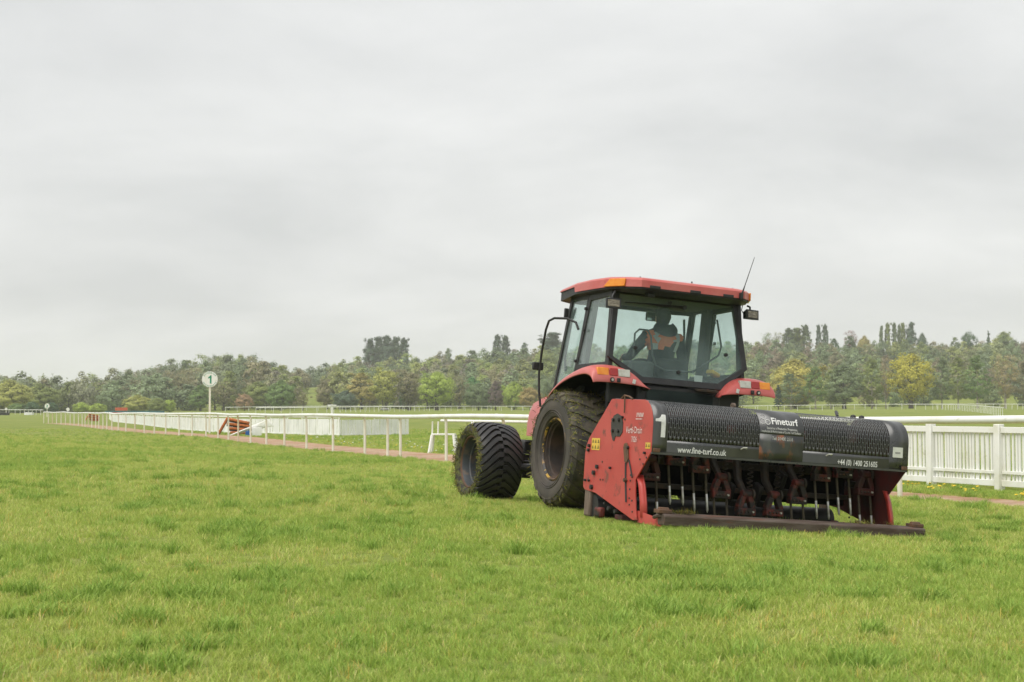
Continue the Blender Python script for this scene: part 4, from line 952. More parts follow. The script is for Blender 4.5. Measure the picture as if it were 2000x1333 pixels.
# ------------------------------------------------------------------ the aerator (same local frame, moved to its own base)
A_OFF = Vector((0, -2.3, 0)); A_LOC = T_MAT @ A_OFF
AE = thing('turf_aerator', 'red and black tined turf aerator with perforated hood mounted behind the tractor', 'aerator', A_LOC, T_ROT, off=A_OFF)
PW = 1.375
PLATE = [(-1.864, 1.155), (-2.55, 1.142), (-2.605, 1.132), (-2.665, 1.095), (-2.705, 1.045), (-2.735, 0.97), (-2.742, 0.90), (-2.745, 0.677), (-2.46, 0.41), (-2.47, 0.30), (-2.495, 0.16), (-2.535, 0.05), (-2.45, 0.045), (-1.60, 0.247), (-1.335, 0.268), (-1.30, 0.30), (-1.300, 0.62), (-1.32, 0.70), (-1.373, 0.773), (-1.80, 1.12), (-1.83, 1.148)]
for s in (-1, 1):
    m = MB(); m.prism(PLATE, 'x', s * PW, s * (PW - 0.014)); sp_ = m.build('side_plate', 'red_paint' if s < 0 else 'shaded_dirty_red', AE, bevel=0.003, smooth=30)  # right plate shows its inner face: shade and dirt put into its colour
    X = lambda e: s * (PW + e)
    # bolts and holes
    bolts = [(-1.62, 0.50, 0.022), (-1.55, 0.44, 0.024), (-1.52, 0.30, 0.026), (-1.36, 0.36, 0.013), (-1.45, 0.36, 0.013), (-1.40, 0.70, 0.018), (-1.39, 0.655, 0.018), (-2.12, 0.98, 0.012), (-2.165, 0.96, 0.010), (-2.12, 0.93, 0.009), (-2.63, 0.66, 0.013), (-2.66, 0.62, 0.009), (-2.53, 0.60, 0.009), (-2.60, 0.56, 0.009), (-2.36, 0.45, 0.009), (-2.36, 0.40, 0.009), (-2.36, 0.32, 0.009), (-2.36, 0.24, 0.009), (-2.37, 0.18, 0.009), (-2.42, 0.22, 0.009), (-2.44, 0.12, 0.009), (-1.95, 0.12, 0.022), (-2.10, 0.10, 0.022), (-1.82, 0.16, 0.010), (-1.72, 0.55, 0.009), (-1.70, 0.38, 0.009), (-1.76, 0.38, 0.009), (-2.28, 0.70, 0.014), (-1.92, 0.50, 0.012)]
    for y, z, r in bolts:
        m = MB(); m.cyl((X(-0.002), y, z), (X(0.006 if r < 0.012 else 0.022), y, z), r, 6 if r > 0.012 else 8); m.build('bolt', 'black_metal' if r > 0.011 else 'patch_dark', sp_)
    # dark inspection cover with four bolts
    m = MB(); m.prism([(-1.885, 0.83), (-1.87, 0.93), (-1.92, 0.995), (-2.0, 1.015), (-2.09, 0.99), (-2.13, 0.93), (-2.13, 0.84), (-2.08, 0.80), (-1.98, 0.80), (-1.96, 0.755), (-1.93, 0.76), (-1.90, 0.80)], 'x', X(0.001), X(0.006)); cv = m.build('inspection_cover', 'patch_dark', sp_)
    for y, z in ((-1.93, 0.955), (-2.05, 0.955), (-1.93, 0.85), (-2.05, 0.85)):
        m = MB(); m.cyl((X(0.005), y, z), (X(0.025), y, z), 0.017, 6); m.build('bolt', 'black_metal', cv)
    # adjusting lever and slot
    m = MB(); m.prism([(-2.185, 0.70), (-2.20, 0.735), (-2.24, 0.745), (-2.275, 0.72), (-2.305, 0.60), (-2.285, 0.565), (-2.23, 0.565)], 'x', X(0.001), X(0.014)); m.build('lever', 'oxide_brown', sp_, bevel=0.003)
    m = MB(); m.tube([(X(0.003), -2.245, 0.56), (X(0.003), -2.265, 0.40), (X(0.003), -2.29, 0.28), (X(0.003), -2.305, 0.20)], 0.011, 6); m.tube([(X(0.003), -2.31, 0.585), (X(0.003), -2.40, 0.43)], 0.010, 6); m.build('adjusting_slot', 'black_print', sp_)
    m = MB(); m.cyl((X(0.0), -2.275, 0.40), (X(0.03), -2.275, 0.40), 0.020, 6); m.build('slot_nut', 'oxide_brown', sp_)
    # inner curved guard strip
    m = MB(); a = [(-2.44, 0.46), (-2.50, 0.36), (-2.545, 0.22), (-2.57, 0.08)]
    m.grid([[(s * (PW - 0.05), y, z), (s * (PW - 0.05), y - 0.055, z)] for y, z in a]); m.grid([[(s * (PW - 0.005), y - 0.02, z), (s * (PW - 0.062), y - 0.055, z)] for y, z in a]); m.build('guard_strip', 'red_paint', sp_, solid=0.008)
    # front foot of the roller
    m = MB(); m.box((s * (PW - 0.03), -1.40, 0.15), (0.05, 0.14, 0.28)); m.build('roller_bracket', 'worn_wood', AE, bevel=0.02)
    m = MB(); m.box((s * (PW - 0.05), -1.62, 0.065), (0.07, 0.13, 0.10)); m.build('roller_bearing', 'arm_red', AE, bevel=0.02)
    m = MB(); m.slab([(s * (PW - 0.02), -2.50, 0.03), (s * (PW - 0.045), -2.94, 0.02), (s * (PW - 0.045), -2.94, 0.085), (s * (PW - 0.02), -2.50, 0.135)], (-s * 0.012, 0, 0)); m.build('tail_bracket', 'red_paint', AE)
LP = lambda e: (lambda y0, z0: (lambda u, v: (-PW - e, y0 - u, z0 + v)))
lettering('maker_lettering', 'Verti-Drain', 0.088, LP(0.003)(-2.20, 0.835), 'pink_letter', AE, sx=0.84, bold=0.0012)
lettering('maker_lettering', '7626', 0.072, LP(0.003)(-2.325, 0.755), 'pink_letter', AE, sx=0.80, bold=0.0012)
m = MB()
for i in range(5):
    m.add([LP(0.003)(-2.40, 0.985)(i * 0.03 + du, dv_) for du, dv_ in ((0.004, 0), (0.022, 0), (0.028, 0.038), (0.010, 0.038))], [(0, 1, 2, 3)])
m.add([LP(0.003)(-2.39, 0.962)(du, dv_) for du, dv_ in ((0, 0), (0.14, 0), (0.14, 0.008), (0, 0.008))], [(0, 1, 2, 3)]); m.build('faded_badge', 'pink_letter', AE, smooth=0, recalc=False)
def warn(y0, z0, w, h, nx, nz):
    m = MB(); m.add([LP(0.003)(y0, z0)(u, v) for u, v in ((0, 0), (w, 0), (w, h), (0, h))], [(0, 1, 2, 3)]); st = m.build('warning_sticker', 'yellow_sticker', AE, smooth=0, recalc=False)
    m = MB()
    for i in range(nx):
        for j in range(nz):
            cx_, cz = (i + 0.5) * w / nx, (j + 0.5) * h / nz; k = min(w / nx, h / nz) * 0.33
            m.add([LP(0.0045)(y0, z0)(cx_ + a * k, cz + b * k) for a, b in ((-1, -0.8), (1, -0.8), (0, 1), (-0.5, -0.5), (0.5, -0.5), (0, 0.45))], [(0, 1, 4, 3), (1, 2, 5, 4), (2, 0, 3, 5)])
            m.add([LP(0.0045)(y0, z0)(cx_ + a * k, cz + b * k) for a, b in ((-0.1, -0.35), (0.12, -0.35), (0.08, 0.2), (-0.06, 0.2))], [(0, 1, 2, 3)])
    m.build('warning_print', 'black_print', st, smooth=0, recalc=False)
warn(-1.45, 0.66, 0.19, 0.115, 3, 2); warn(-2.625, 0.70, 0.10, 0.055, 2, 1)

# hood: profile by arc length from the lower lip upwards
def cov(s, e=0.0):
    c = (-2.535, 0.93); r = 0.213
    if s < 0.27: return (c[0] - r - e, 0.66 + s)
    a = (s - 0.27) / r
    if a < math.pi / 2: return (c[0] - (r + e) * math.cos(a), c[1] + (r + e) * math.sin(a))
    q = s - 0.27 - r * math.pi / 2; return (c[0] + q, c[1] + r + e + q * 0.03)
S_END = 1.22
def cpt(x, s, e=0.0): y, z = cov(s, e); return (x, y, z)
def solid_panel(x0, x1, mat, name, nx=2, lo=0.0, hi=9.0):
    ss = list(np.linspace(0, 0.27, 4)) + list(np.linspace(0.27, 0.27 + 0.213 * math.pi / 2, 12))[1:] + list(np.linspace(0.27 + 0.213 * math.pi / 2, S_END, 6))[1:]
    ss = sorted({max(lo, min(hi, q)) for q in ss}); xs_ = np.linspace(x0, x1, nx)
    m = MB(); m.grid([[cpt(x, s_) for x in xs_] for s_ in ss]); return m.build(name, mat, HOOD, smooth=40, solid=0.005, recalc=False)
HOOD = bpy.data.objects.new('hood', None); scene.collection.objects.link(HOOD); HOOD.parent = AE; OFF[HOOD.name] = A_OFF
def perf_panel(x0, x1):
    m = MB(); nc = 46; w = (x1 - x0) / nc; sw = w * 0.46; s0, s1 = 0.125, 0.83; cell = 0.082; sl = 0.068
    def strip(xa, xb, sa, sb):
        n_ = max(1, int(math.ceil((sb - sa) / 0.030))); ss = np.linspace(sa, sb, n_ + 1); m.grid([[cpt(xa, q), cpt(xb, q)] for q in ss])
    for j in range(nc):
        xa = x0 + j * w; xm0, xm1 = xa + (w - sw) / 2, xa + (w + sw) / 2
        strip(xa, xm0, s0, s1); strip(xm1, xa + w, s0, s1)
        q = s0 + (0.5 * cell if j % 2 else 0.0); prev = s0
        while q + sl <= s1 + 1e-6:
            if q > prev + 1e-6: strip(xm0, xm1, prev, q)
            prev = q + sl; q += cell
        if prev < s1 - 1e-6: strip(xm0, xm1, prev, s1)
    strip(x0, x1, 0, s0); strip(x0, x1, s1, S_END)
    return m.build('perforated_panel', 'black_cover', HOOD, smooth=30, solid=0.0015, recalc=False)
XA, XB, XC, XD, XE, XF = -1.372, -1.225, -0.275, 0.195, 1.155, 1.372
solid_panel(XA, XB, 'black_cover', 'end_panel'); perf_panel(XB, XC); solid_panel(XC, XD, 'rusty_cover', 'centre_panel', hi=0.255); solid_panel(XC, XD, 'black_cover', 'centre_panel', lo=0.255); perf_panel(XD, XE); solid_panel(XE, XF, 'black_cover', 'end_panel')
m = MB(); m.prism([(-2.752, 0.655), (-2.72, 0.655), (-2.72, 0.675), (-2.752, 0.675)], 'x', XA, XF); m.build('lower_lip', 'black_cover', HOOD)
for x in (-1.33, 1.33):
    m = MB(); m.box((x, -2.757, 0.69), (0.07, 0.012, 0.035)); m.build('corner_catch', 'oxide_brown', HOOD, bevel=0.004)
for x in (-0.47, 0.445):
    m = MB(); m.tube([(x, -2.755, 0.755), (x + 0.01, -2.785, 0.77), (x + 0.045, -2.785, 0.772), (x + 0.055, -2.755, 0.76)], 0.006, 6); m.build('latch_hook', 'clear_lens', HOOD)
# hood lettering
HP = lambda x0, s0: (lambda u, v: cpt(x0 + u, s0 + v, 0.003))
m = MB(); one = [(0.058, 0.0), (0.102, 0.0), (0.102, 0.205), (0.062, 0.205), (0.052, 0.185), (0.036, 0.170), (0.0, 0.162), (0.0, 0.140), (0.058, 0.140)]
vl = sorted({v for u, v in one} | set(np.arange(0, 0.205, 0.014)))
for a_, b_ in zip(vl, vl[1:]):
    def lft(v): return 0.058 if v < 0.140 - 1e-6 else 0.0 if v < 0.162 - 1e-6 else float(np.interp(v, (0.162, 0.170, 0.185, 0.205), (0.0, 0.036, 0.052, 0.062)))
    mid = (a_ + b_) / 2
    la, lb = (lft(a_ if lft(a_) == lft(mid) or mid > 0.162 else mid), lft(b_ if mid > 0.162 else mid))
    m.add([HP(-1.352, 0.150)(u, v) for u, v in ((la, a_), (0.102, a_), (0.102, b_), (lb, b_))], [(0, 1, 2, 3)])
m.build('hood_numeral', 'white_letter', HOOD, smooth=0, recalc=False)
lettering('hood_web_address', 'www.fine-turf.co.uk', 0.077, HP(-1.115, 0.026), 'white_letter', HOOD, bold=0.0013, sx=0.80)
lettering('hood_phone_number', '+44 (0) 1400 251605', 0.074, HP(0.575, 0.022), 'white_letter', HOOD, bold=0.0013, sx=0.71)
lettering('hood_name', 'Fineturf', 0.098, HP(-0.148, 0.352), 'white_letter', HOOD, bold=0.0020, sx=0.92, cuts=0.012)
lettering('hood_slogan', 'Specialists in Production, Preparation,', 0.030, HP(-0.205, 0.302), 'dull_letter', HOOD, bold=0.0007, sx=0.72, cuts=0.012)
lettering('hood_slogan', 'Installation & Maintenance of Sports Turf Surfaces', 0.030, HP(-0.262, 0.272), 'dull_letter', HOOD, bold=0.0007, sx=0.70, cuts=0.012)
lettering('hood_telephone', 'Tel: 01400 2516', 0.044, HP(-0.145, 0.205), 'dull_letter', HOOD, bold=0.0009, sx=0.78)
m = MB()
for cx_, cs, r0, r1 in ((-0.222, 0.425, 0.026, 0.031), (-0.240, 0.378, 0.027, 0.032), (-0.186, 0.370, 0.020, 0.029)):
    k = 28
    m.add([cpt(cx_ + r_ * math.cos(6.283 * i / k), cs + r_ * math.sin(6.283 * i / k), 0.003) for i in range(k) for r_ in (r0, r1)], [(2 * i, 2 * i + 1, (2 * i + 3) % (2 * k), (2 * i + 2) % (2 * k)) for i in range(k)])
m.build('hood_logo', 'dull_letter', HOOD, smooth=0, recalc=False)
m = MB(); m.add([HP(1.192, 0.128)(u, v) for u, v in ((0, 0), (0.115, 0), (0.115, 0.098), (0, 0.098))], [(0, 1, 2, 3)]); st = m.build('hood_sticker', 'paper_white', HOOD, smooth=0, recalc=False)
m = MB()
for i in range(5): m.add([cpt(1.222 + i * 0.012 + a, 0.165 + b, 0.0045) for a, b in ((0, 0), (0.006, 0), (0.006, 0.016), (0, 0.016))], [(0, 1, 2, 3)])
m.build('sticker_print', 'black_print', st, smooth=0, recalc=False)

# frame, crank and rollers under the hood
m = MB(); m.box((0, -1.62, 0.86), (2.70, 0.16, 0.20)); m.box((0, -1.95, 1.06), (2.70, 0.10, 0.06)); m.build('main_beam', 'shaded_dirty_red', AE, bevel=0.012)
m = MB(); m.box((0, -1.72, 0.70), (2.72, 0.02, 0.86)); m.build('shade_sheet', 'shade_black', AE)  # sheet added to shut out light and paint the interior dark
m = MB(); m.cyl((-1.36, -2.02, 0.86), (1.36, -2.02, 0.86), 0.055, 14); m.build('crankshaft', 'greasy_steel', AE)
m = MB(); m.cyl((-1.34, -1.50, 0.115), (1.34, -1.50, 0.115), 0.115, 20); m.build('front_roller', 'black_metal', AE)
m = MB(); m.box((0, -2.05, 0.045), (2.66, 0.16, 0.05)); m.build('turf_holder', 'shaded_dirty_red', AE, bevel=0.01)
for x in (-0.80, -0.02, 0.78):
    m = MB(); m.prism([(-1.70, 1.0), (-2.1, 1.0), (-2.15, 0.75), (-1.70, 0.55)], 'x', x - 0.02, x + 0.02); m.build('frame_web', 'shaded_dirty_red', AE, bevel=0.004)
# tine arms: height of the tine holder follows the crank
AX = [-1.14, -0.885, -0.625, -0.385, -0.105, 0.20, 0.46, 0.715, 0.965, 1.225]; AH = [0.41, 0.565, 0.51, 0.285, 0.14, 0.145, 0.275, 0.51, 0.555, 0.40]
for i, (x, h) in enumerate(zip(AX, AH)):
    ty = -2.27
    m = MB(); m.box((x, ty, h + 0.035), (0.19, 0.085, 0.07)); m.box((x - 0.055, ty, h + 0.12), (0.055, 0.07, 0.12), (0, 0.35, 0)); m.box((x + 0.055, ty, h + 0.12), (0.055, 0.07, 0.12), (0, -0.35, 0))
    m.cyl((x - 0.05, ty, h + 0.20), (x + 0.05, ty, h + 0.20), 0.042, 12)
    arm = m.build('tine_arm', 'arm_red' if i not in (0, 9) else 'shaded_dirty_red', AE, bevel=0.008)
    m = MB(); m.tube([(x, ty + 0.02, h + 0.20), (x, -2.10, h + 0.33), (x, -2.02, 0.86)], [0.03, 0.04, 0.05], 8); m.build('connecting_rod', 'greasy_steel', arm)
    m = MB(); m.cyl((x + 0.055, ty - 0.0, h + 0.20), (x + 0.075, ty, h + 0.20), 0.055, 14); m.build('pivot_ring', 'greasy_steel', arm)
    m = MB(); hx = x + 0.10; z0_, z1_ = h + 0.16, min(1.0, h + 0.46)
    m.tube([(hx + 0.026 * math.cos(q), -2.16 + 0.026 * math.sin(q), z0_ + (z1_ - z0_) * q / 44.0) for q in np.arange(0, 44, 0.7)], 0.006, 4); m.build('return_spring', 'greasy_steel', arm, smooth=60)
    m = MB(); m.box((x - 0.10, -2.12, h + 0.22), (0.05, 0.12, 0.16), (0.4, 0, 0.1)); m.box((x + 0.02, -2.05, h + 0.10), (0.16, 0.05, 0.06), (0.3, 0.1, 0)); m.build('rubber_buffer', 'black_metal', arm, bevel=0.008)
    for k in range(4):
        m = MB(); bx = x - 0.06 + 0.04 * k; m.cyl((bx, ty - 0.04, h + 0.035), (bx, ty - 0.06, h + 0.035), 0.010, 6); m.build('clamp_bolt', 'clear_lens' if k == 3 else 'greasy_steel', arm)
    for sx in (-0.068, 0.068):
        m = MB(); L = 0.385; lean = 0.05
        P = lambda t: (x + sx + 0.02 * t, ty - lean * t, h + 0.02 - L * t)
        m.mi = 0; m.tube([P(0), P(0.55)], [0.0125, 0.0125], 8); m.mi = 1; m.tube([P(0.55), P(0.93), P(1.0)], [0.0130, 0.0125, 0.004], 8)
        m.build('tine', ['tine_stem', 'tine_tip'], arm, smooth=50)
m = MB()
for i in range(7):
    x = -1.22 + 0.37 * i; m.tube([(x, -1.95, 0.78 + 0.05 * math.sin(i * 2.1)), (x + 0.08, -2.08, 0.62 + 0.08 * math.sin(i * 1.3)), (x + 0.17, -1.98, 0.74)], 0.008, 5)
m.build('hydraulic_hose', 'black_metal', AE, smooth=60)
m = MB(); m.box((0, -1.90, 0.36), (2.66, 0.06, 0.05)); m.box((0, -1.86, 0.60), (2.66, 0.05, 0.07)); m.build('cross_bar', 'greasy_steel', AE, bevel=0.006)
# rear bar resting on the turf
m = MB(); m.prism([(-3.05, 0.04), (-2.93, 0.04), (-2.90, 0.135), (-2.915, 0.152), (-3.035, 0.140), (-3.055, 0.125)], 'x', -1.36, 1.385); RB = m.build('rear_bar', 'bar_brown', AE, bevel=0.008)
for s in (-1, 1):
    m = MB(); m.box((s * 1.33, -2.955, 0.160), (0.13, 0.11, 0.035)); m.cyl((s * 1.33 - 0.05, -2.96, 0.175), (s * 1.33 + 0.05, -2.96, 0.175), 0.022, 10); m.build('bar_hinge', 'oxide_brown', RB, bevel=0.006)
m = MB(); m.tube([(-1.36, -2.85, 0.10), (-1.38, -2.97, 0.125), (-1.31, -3.02, 0.12)], 0.018, 6); m.tube([(-1.30, -2.85, 0.11), (-1.29, -2.99, 0.135), (-1.22, -3.02, 0.12)], 0.015, 6); m.build('bar_strap', 'bar_brown', RB)
m = MB(); m.box((0, -2.80, 0.055), (2.5, 0.10, 0.012)); m.build('bar_plate', 'shaded_dirty_red', RB)
def clod(x, y, z, n, spread, seed):
    r2 = random.Random(seed); V = []; F = []; C = []
    for _ in range(n):
        c0 = Vector((x + r2.gauss(0, spread), y + r2.gauss(0, 0.025), z + abs(r2.gauss(0, 0.012)))) - A_OFF; d = Vector((r2.gauss(0, 1), r2.gauss(0, 1), r2.gauss(0.3, 0.5))).normalized() * r2.uniform(0.03, 0.07)
        sd_ = d.cross(Vector((0, 0, 1))).normalized() * 0.003; o = len(V); V += [c0 - sd_, c0 + sd_, c0 + d]; F.append((o, o + 1, o + 2)); C += [r2.choice([(0.22, 0.22, 0.05), (0.32, 0.26, 0.06), (0.14, 0.10, 0.05), (0.12, 0.15, 0.03)])] * 3
    me = bpy.data.meshes.new('grass_litter'); me.from_pydata([tuple(v) for v in V], [], F); a_ = me.attributes.new('gcol', 'FLOAT_COLOR', 'POINT'); a_.data.foreach_set('color', np.array([(*c, 1) for c in C], np.float32).ravel())
    me.materials.append(MAT['grass_blade']); o = bpy.data.objects.new('grass_litter', me); scene.collection.objects.link(o); o.parent = RB; tag(o, kind='stuff')
clod(-1.13, -2.97, 0.148, 260, 0.06, 1); clod(0.75, -2.94, 0.145, 160, 0.10, 2); clod(1.1, -2.93, 0.145, 60, 0.06, 3)
# bits on top of the hood
m = MB(); m.tube([(-PW + 0.005, -2.05, 1.16), (-PW - 0.01, -2.14, 1.185), (-PW + 0.01, -2.20, 1.175), (-PW, -2.30, 1.15)], 0.009, 6); m.tube([(-PW - 0.012, -2.15, 1.18), (-PW - 0.012, -2.16, 1.02)], 0.006, 6); m.build('lynch_pin', 'oxide_brown', AE)
m = MB(); m.tube([(0.92, -2.2, 1.155), (1.0, -2.05, 1.21), (1.06, -1.98, 1.20)], 0.016, 6); m.build('grab_handle', 'black_metal', AE)
for x in (1.17, 1.27):
    m = MB(); m.lathe([(0, 0.0005), (0.0, 0.03), (0.022, 0.024), (0.03, 0.0005)], 12, (x, -2.10, 1.165), 'z'); m.build('dome_nut', 'black_metal', AE)
m = MB(); m.lathe([(-0.015, 0.03), (0.015, 0.03), (0.015, 0.012), (-0.015, 0.012)], 14, (-0.03, -1.80, 1.19), 'x', closed=True); m.build('lifting_eye', 'worn_wood', AE)

# ------------------------------------------------------------------ the driver
D_OFF = Vector((0.11, 0.06, 1.43)); D_LOC = T_MAT @ (D_OFF + Vector((-0.05, 0.0, 0.070)))
def driver():
    J = {}; E = []; Rr = {}
    def j(n, p, r, parent=None):
        J[n] = (Vector(p) - D_OFF); Rr[n] = r if isinstance(r, tuple) else (r, r)
        if parent: E.append((parent, n))
    j('pelvis', (0.11, 0.06, 1.47), (0.17, 0.13)); j('waist', (0.115, 0.03, 1.62), (0.165, 0.125), 'pelvis'); j('chest', (0.12, 0.035, 1.78), (0.185, 0.135), 'waist'); j('upper', (0.125, 0.05, 1.90), (0.15, 0.11), 'chest')
    j('neck', (0.135, 0.085, 2.01), (0.062, 0.066), 'upper'); j('skull0', (0.14, 0.105, 2.075), (0.072, 0.085), 'neck'); j('skull1', (0.145, 0.12, 2.15), (0.078, 0.100), 'skull0'); j('skull2', (0.145, 0.115, 2.225), (0.070, 0.088), 'skull1'); j('skull3', (0.145, 0.11, 2.265), (0.040, 0.05), 'skull2')
    j('nose', (0.165, 0.235, 2.125), 0.016, 'skull1')
    for s, n in ((-1, 'l'), (1, 'r')):
        j('ear' + n, (0.145 + s * 0.088, 0.10, 2.125), (0.014, 0.022), 'skull1')
        j('sh' + n, (0.12 + s * 0.195, 0.05, 1.895), 0.078, 'upper'); j('ua' + n, (0.12 + s * 0.27, 0.09, 1.79), 0.066, 'sh' + n); el = (0.12 + s * 0.33, 0.17, 1.66)
        j('el' + n, el, 0.052, 'ua' + n); j('fa' + n, (0.11 + s * 0.29, 0.36, 1.665), 0.042, 'el' + n); j('wr' + n, (0.105 + s * 0.205, 0.52, 1.685), 0.030, 'fa' + n); j('pa' + n, (0.10 + s * 0.185, 0.585, 1.70), (0.040, 0.022), 'wr' + n)
        for k in range(4):
            f0 = (0.10 + s * (0.165 + 0.012 * k), 0.635, 1.72 - 0.018 * k); j('f%d%s' % (k, n), f0, 0.0095, 'pa' + n); j('g%d%s' % (k, n), (f0[0] - s * 0.012, f0[1] + 0.026, f0[2] - 0.022), 0.0085, 'f%d%s' % (k, n)); j('h%d%s' % (k, n), (f0[0] - s * 0.02, f0[1] + 0.010, f0[2] - 0.042), 0.008, 'g%d%s' % (k, n))
        j('t0' + n, (0.10 + s * 0.145, 0.585, 1.715), 0.011, 'pa' + n); j('t1' + n, (0.10 + s * 0.125, 0.615, 1.725), 0.009, 't0' + n)
        j('hip' + n, (0.11 + s * 0.10, 0.10, 1.44), 0.098, 'pelvis'); j('th' + n, (0.11 + s * 0.13, 0.34, 1.47), 0.085, 'hip' + n); j('kn' + n, (0.11 + s * 0.15, 0.55, 1.475), 0.062, 'th' + n); j('sn' + n, (0.11 + s * 0.15, 0.62, 1.25), 0.052, 'kn' + n); j('an' + n, (0.11 + s * 0.15, 0.66, 1.09), 0.042, 'sn' + n); j('to' + n, (0.11 + s * 0.16, 0.80, 1.055), (0.042, 0.03), 'an' + n)
    names = list(J); ix = {n: i for i, n in enumerate(names)}
    me = bpy.data.meshes.new('person'); me.from_pydata([tuple(J[n]) for n in names], [(ix[a], ix[b]) for a, b in E], [])
    ob = bpy.data.objects.new('person', me); scene.collection.objects.link(ob)
    ob.modifiers.new('skin', 'SKIN'); sv = me.skin_vertices[0].data
    for n in names: sv[ix[n]].radius = Rr[n]; sv[ix[n]].use_root = (n == 'pelvis')
    su = ob.modifiers.new('sub', 'SUBSURF'); su.levels = 2; su.render_levels = 2
    dg = bpy.context.evaluated_depsgraph_get(); nm = bpy.data.meshes.new_from_object(ob.evaluated_get(dg))
    ob.modifiers.clear(); ob.data = nm; nm.materials.clear()
    for q in ('jacket', 'skin', 'trousers'): nm.materials.append(MAT[q])
    head0 = J['neck'].z; up = J['upper']
    for p in nm.polygons:
        c = p.center; p.use_smooth = True
        p.material_index = 1 if (c.z > head0 - 0.01 or (c.y > J['wrl'].y - 0.01 and c.z > J['knl'].z + 0.12)) else 2 if (c.z < J['pelvis'].z + 0.03 and c.y > 0.12) or c.z < J['pelvis'].z - 0.06 else 0
    ob.location = D_LOC; ob.rotation_euler = T_ROT; OFF[ob.name] = Vector()
    tag(ob, 'person in dark jacket and orange high-visibility vest sitting at the wheel in the cab', 'person')
    # vest: a shell over the upper back and shoulders
    nm.calc_loop_triangles(); vcos = [v.co.copy() for v in nm.vertices]; vn = [v.normal.copy() for v in nm.vertices]
    def shell(sel, e, name, mat):
        m = MB(); mp_ = {}
        for p in nm.polygons:
            if sel(p.center, p.normal):
                f = []
                for i in p.vertices:
                    if i not in mp_: mp_[i] = len(m.v); m.v.append(tuple(vcos[i] + vn[i] * e))
                    f.append(mp_[i])
                m.f.append(f); m.m.append(0)
        return m.build(name, mat, ob, smooth=80, recalc=False)
    cx = up.x; top = J['shl'].z
    vest = shell(lambda c, n: -0.13 + 0.42 * max(0.0, c.x - cx + 0.09) < c.z - top < 0.11 and abs(c.x - cx) < 0.225 and c.z < head0 - 0.06, 0.008, 'vest', 'hivis')
    for s in (-1, 1): shell(lambda c, n: -0.15 < c.z - top < 0.11 and 0.095 < s * (c.x - cx) < 0.15 and c.z < head0 - 0.06, 0.011, 'reflective_strip', 'reflective')
    m = MB(); rows = []
    for i in range(9):
        t = i / 8; w = 0.135 * math.sin(math.pi * (0.18 + 0.72 * t)) + 0.02; z = head0 + 0.035 - 0.20 * t; yb = -0.035 - 0.075 * math.sin(math.pi * min(1, 0.15 + 0.8 * t))
        rows.append([(cx + w * math.sin(a), J['neck'].y + yb * (0.35 + 0.65 * math.cos(a)) - 0.055, z + 0.03 * (1 - math.cos(a))) for a in np.linspace(-1.5, 1.5, 11)])
    m.grid(rows); m.build('hood', 'jacket', ob, smooth=80, solid=0.012)
    shell(lambda c, n: c.z > J['skull1'].z + 0.005 + 0.55 * (c.y - J['skull1'].y) or (c.z > J['skull0'].z - 0.03 and c.y < J['skull1'].y - 0.035), 0.006, 'hair', 'hair')
    for s in (-1, 1):
        m = MB(); e = J['skull1'] + Vector((s * 0.033, 0.088, 0.0)); m.lathe([(-0.012, 0.0005), (-0.009, 0.008), (0, 0.012), (0.009, 0.008), (0.012, 0.0005)], 10, e, 'z'); m.build('eye', 'paper_white', ob)
driver()

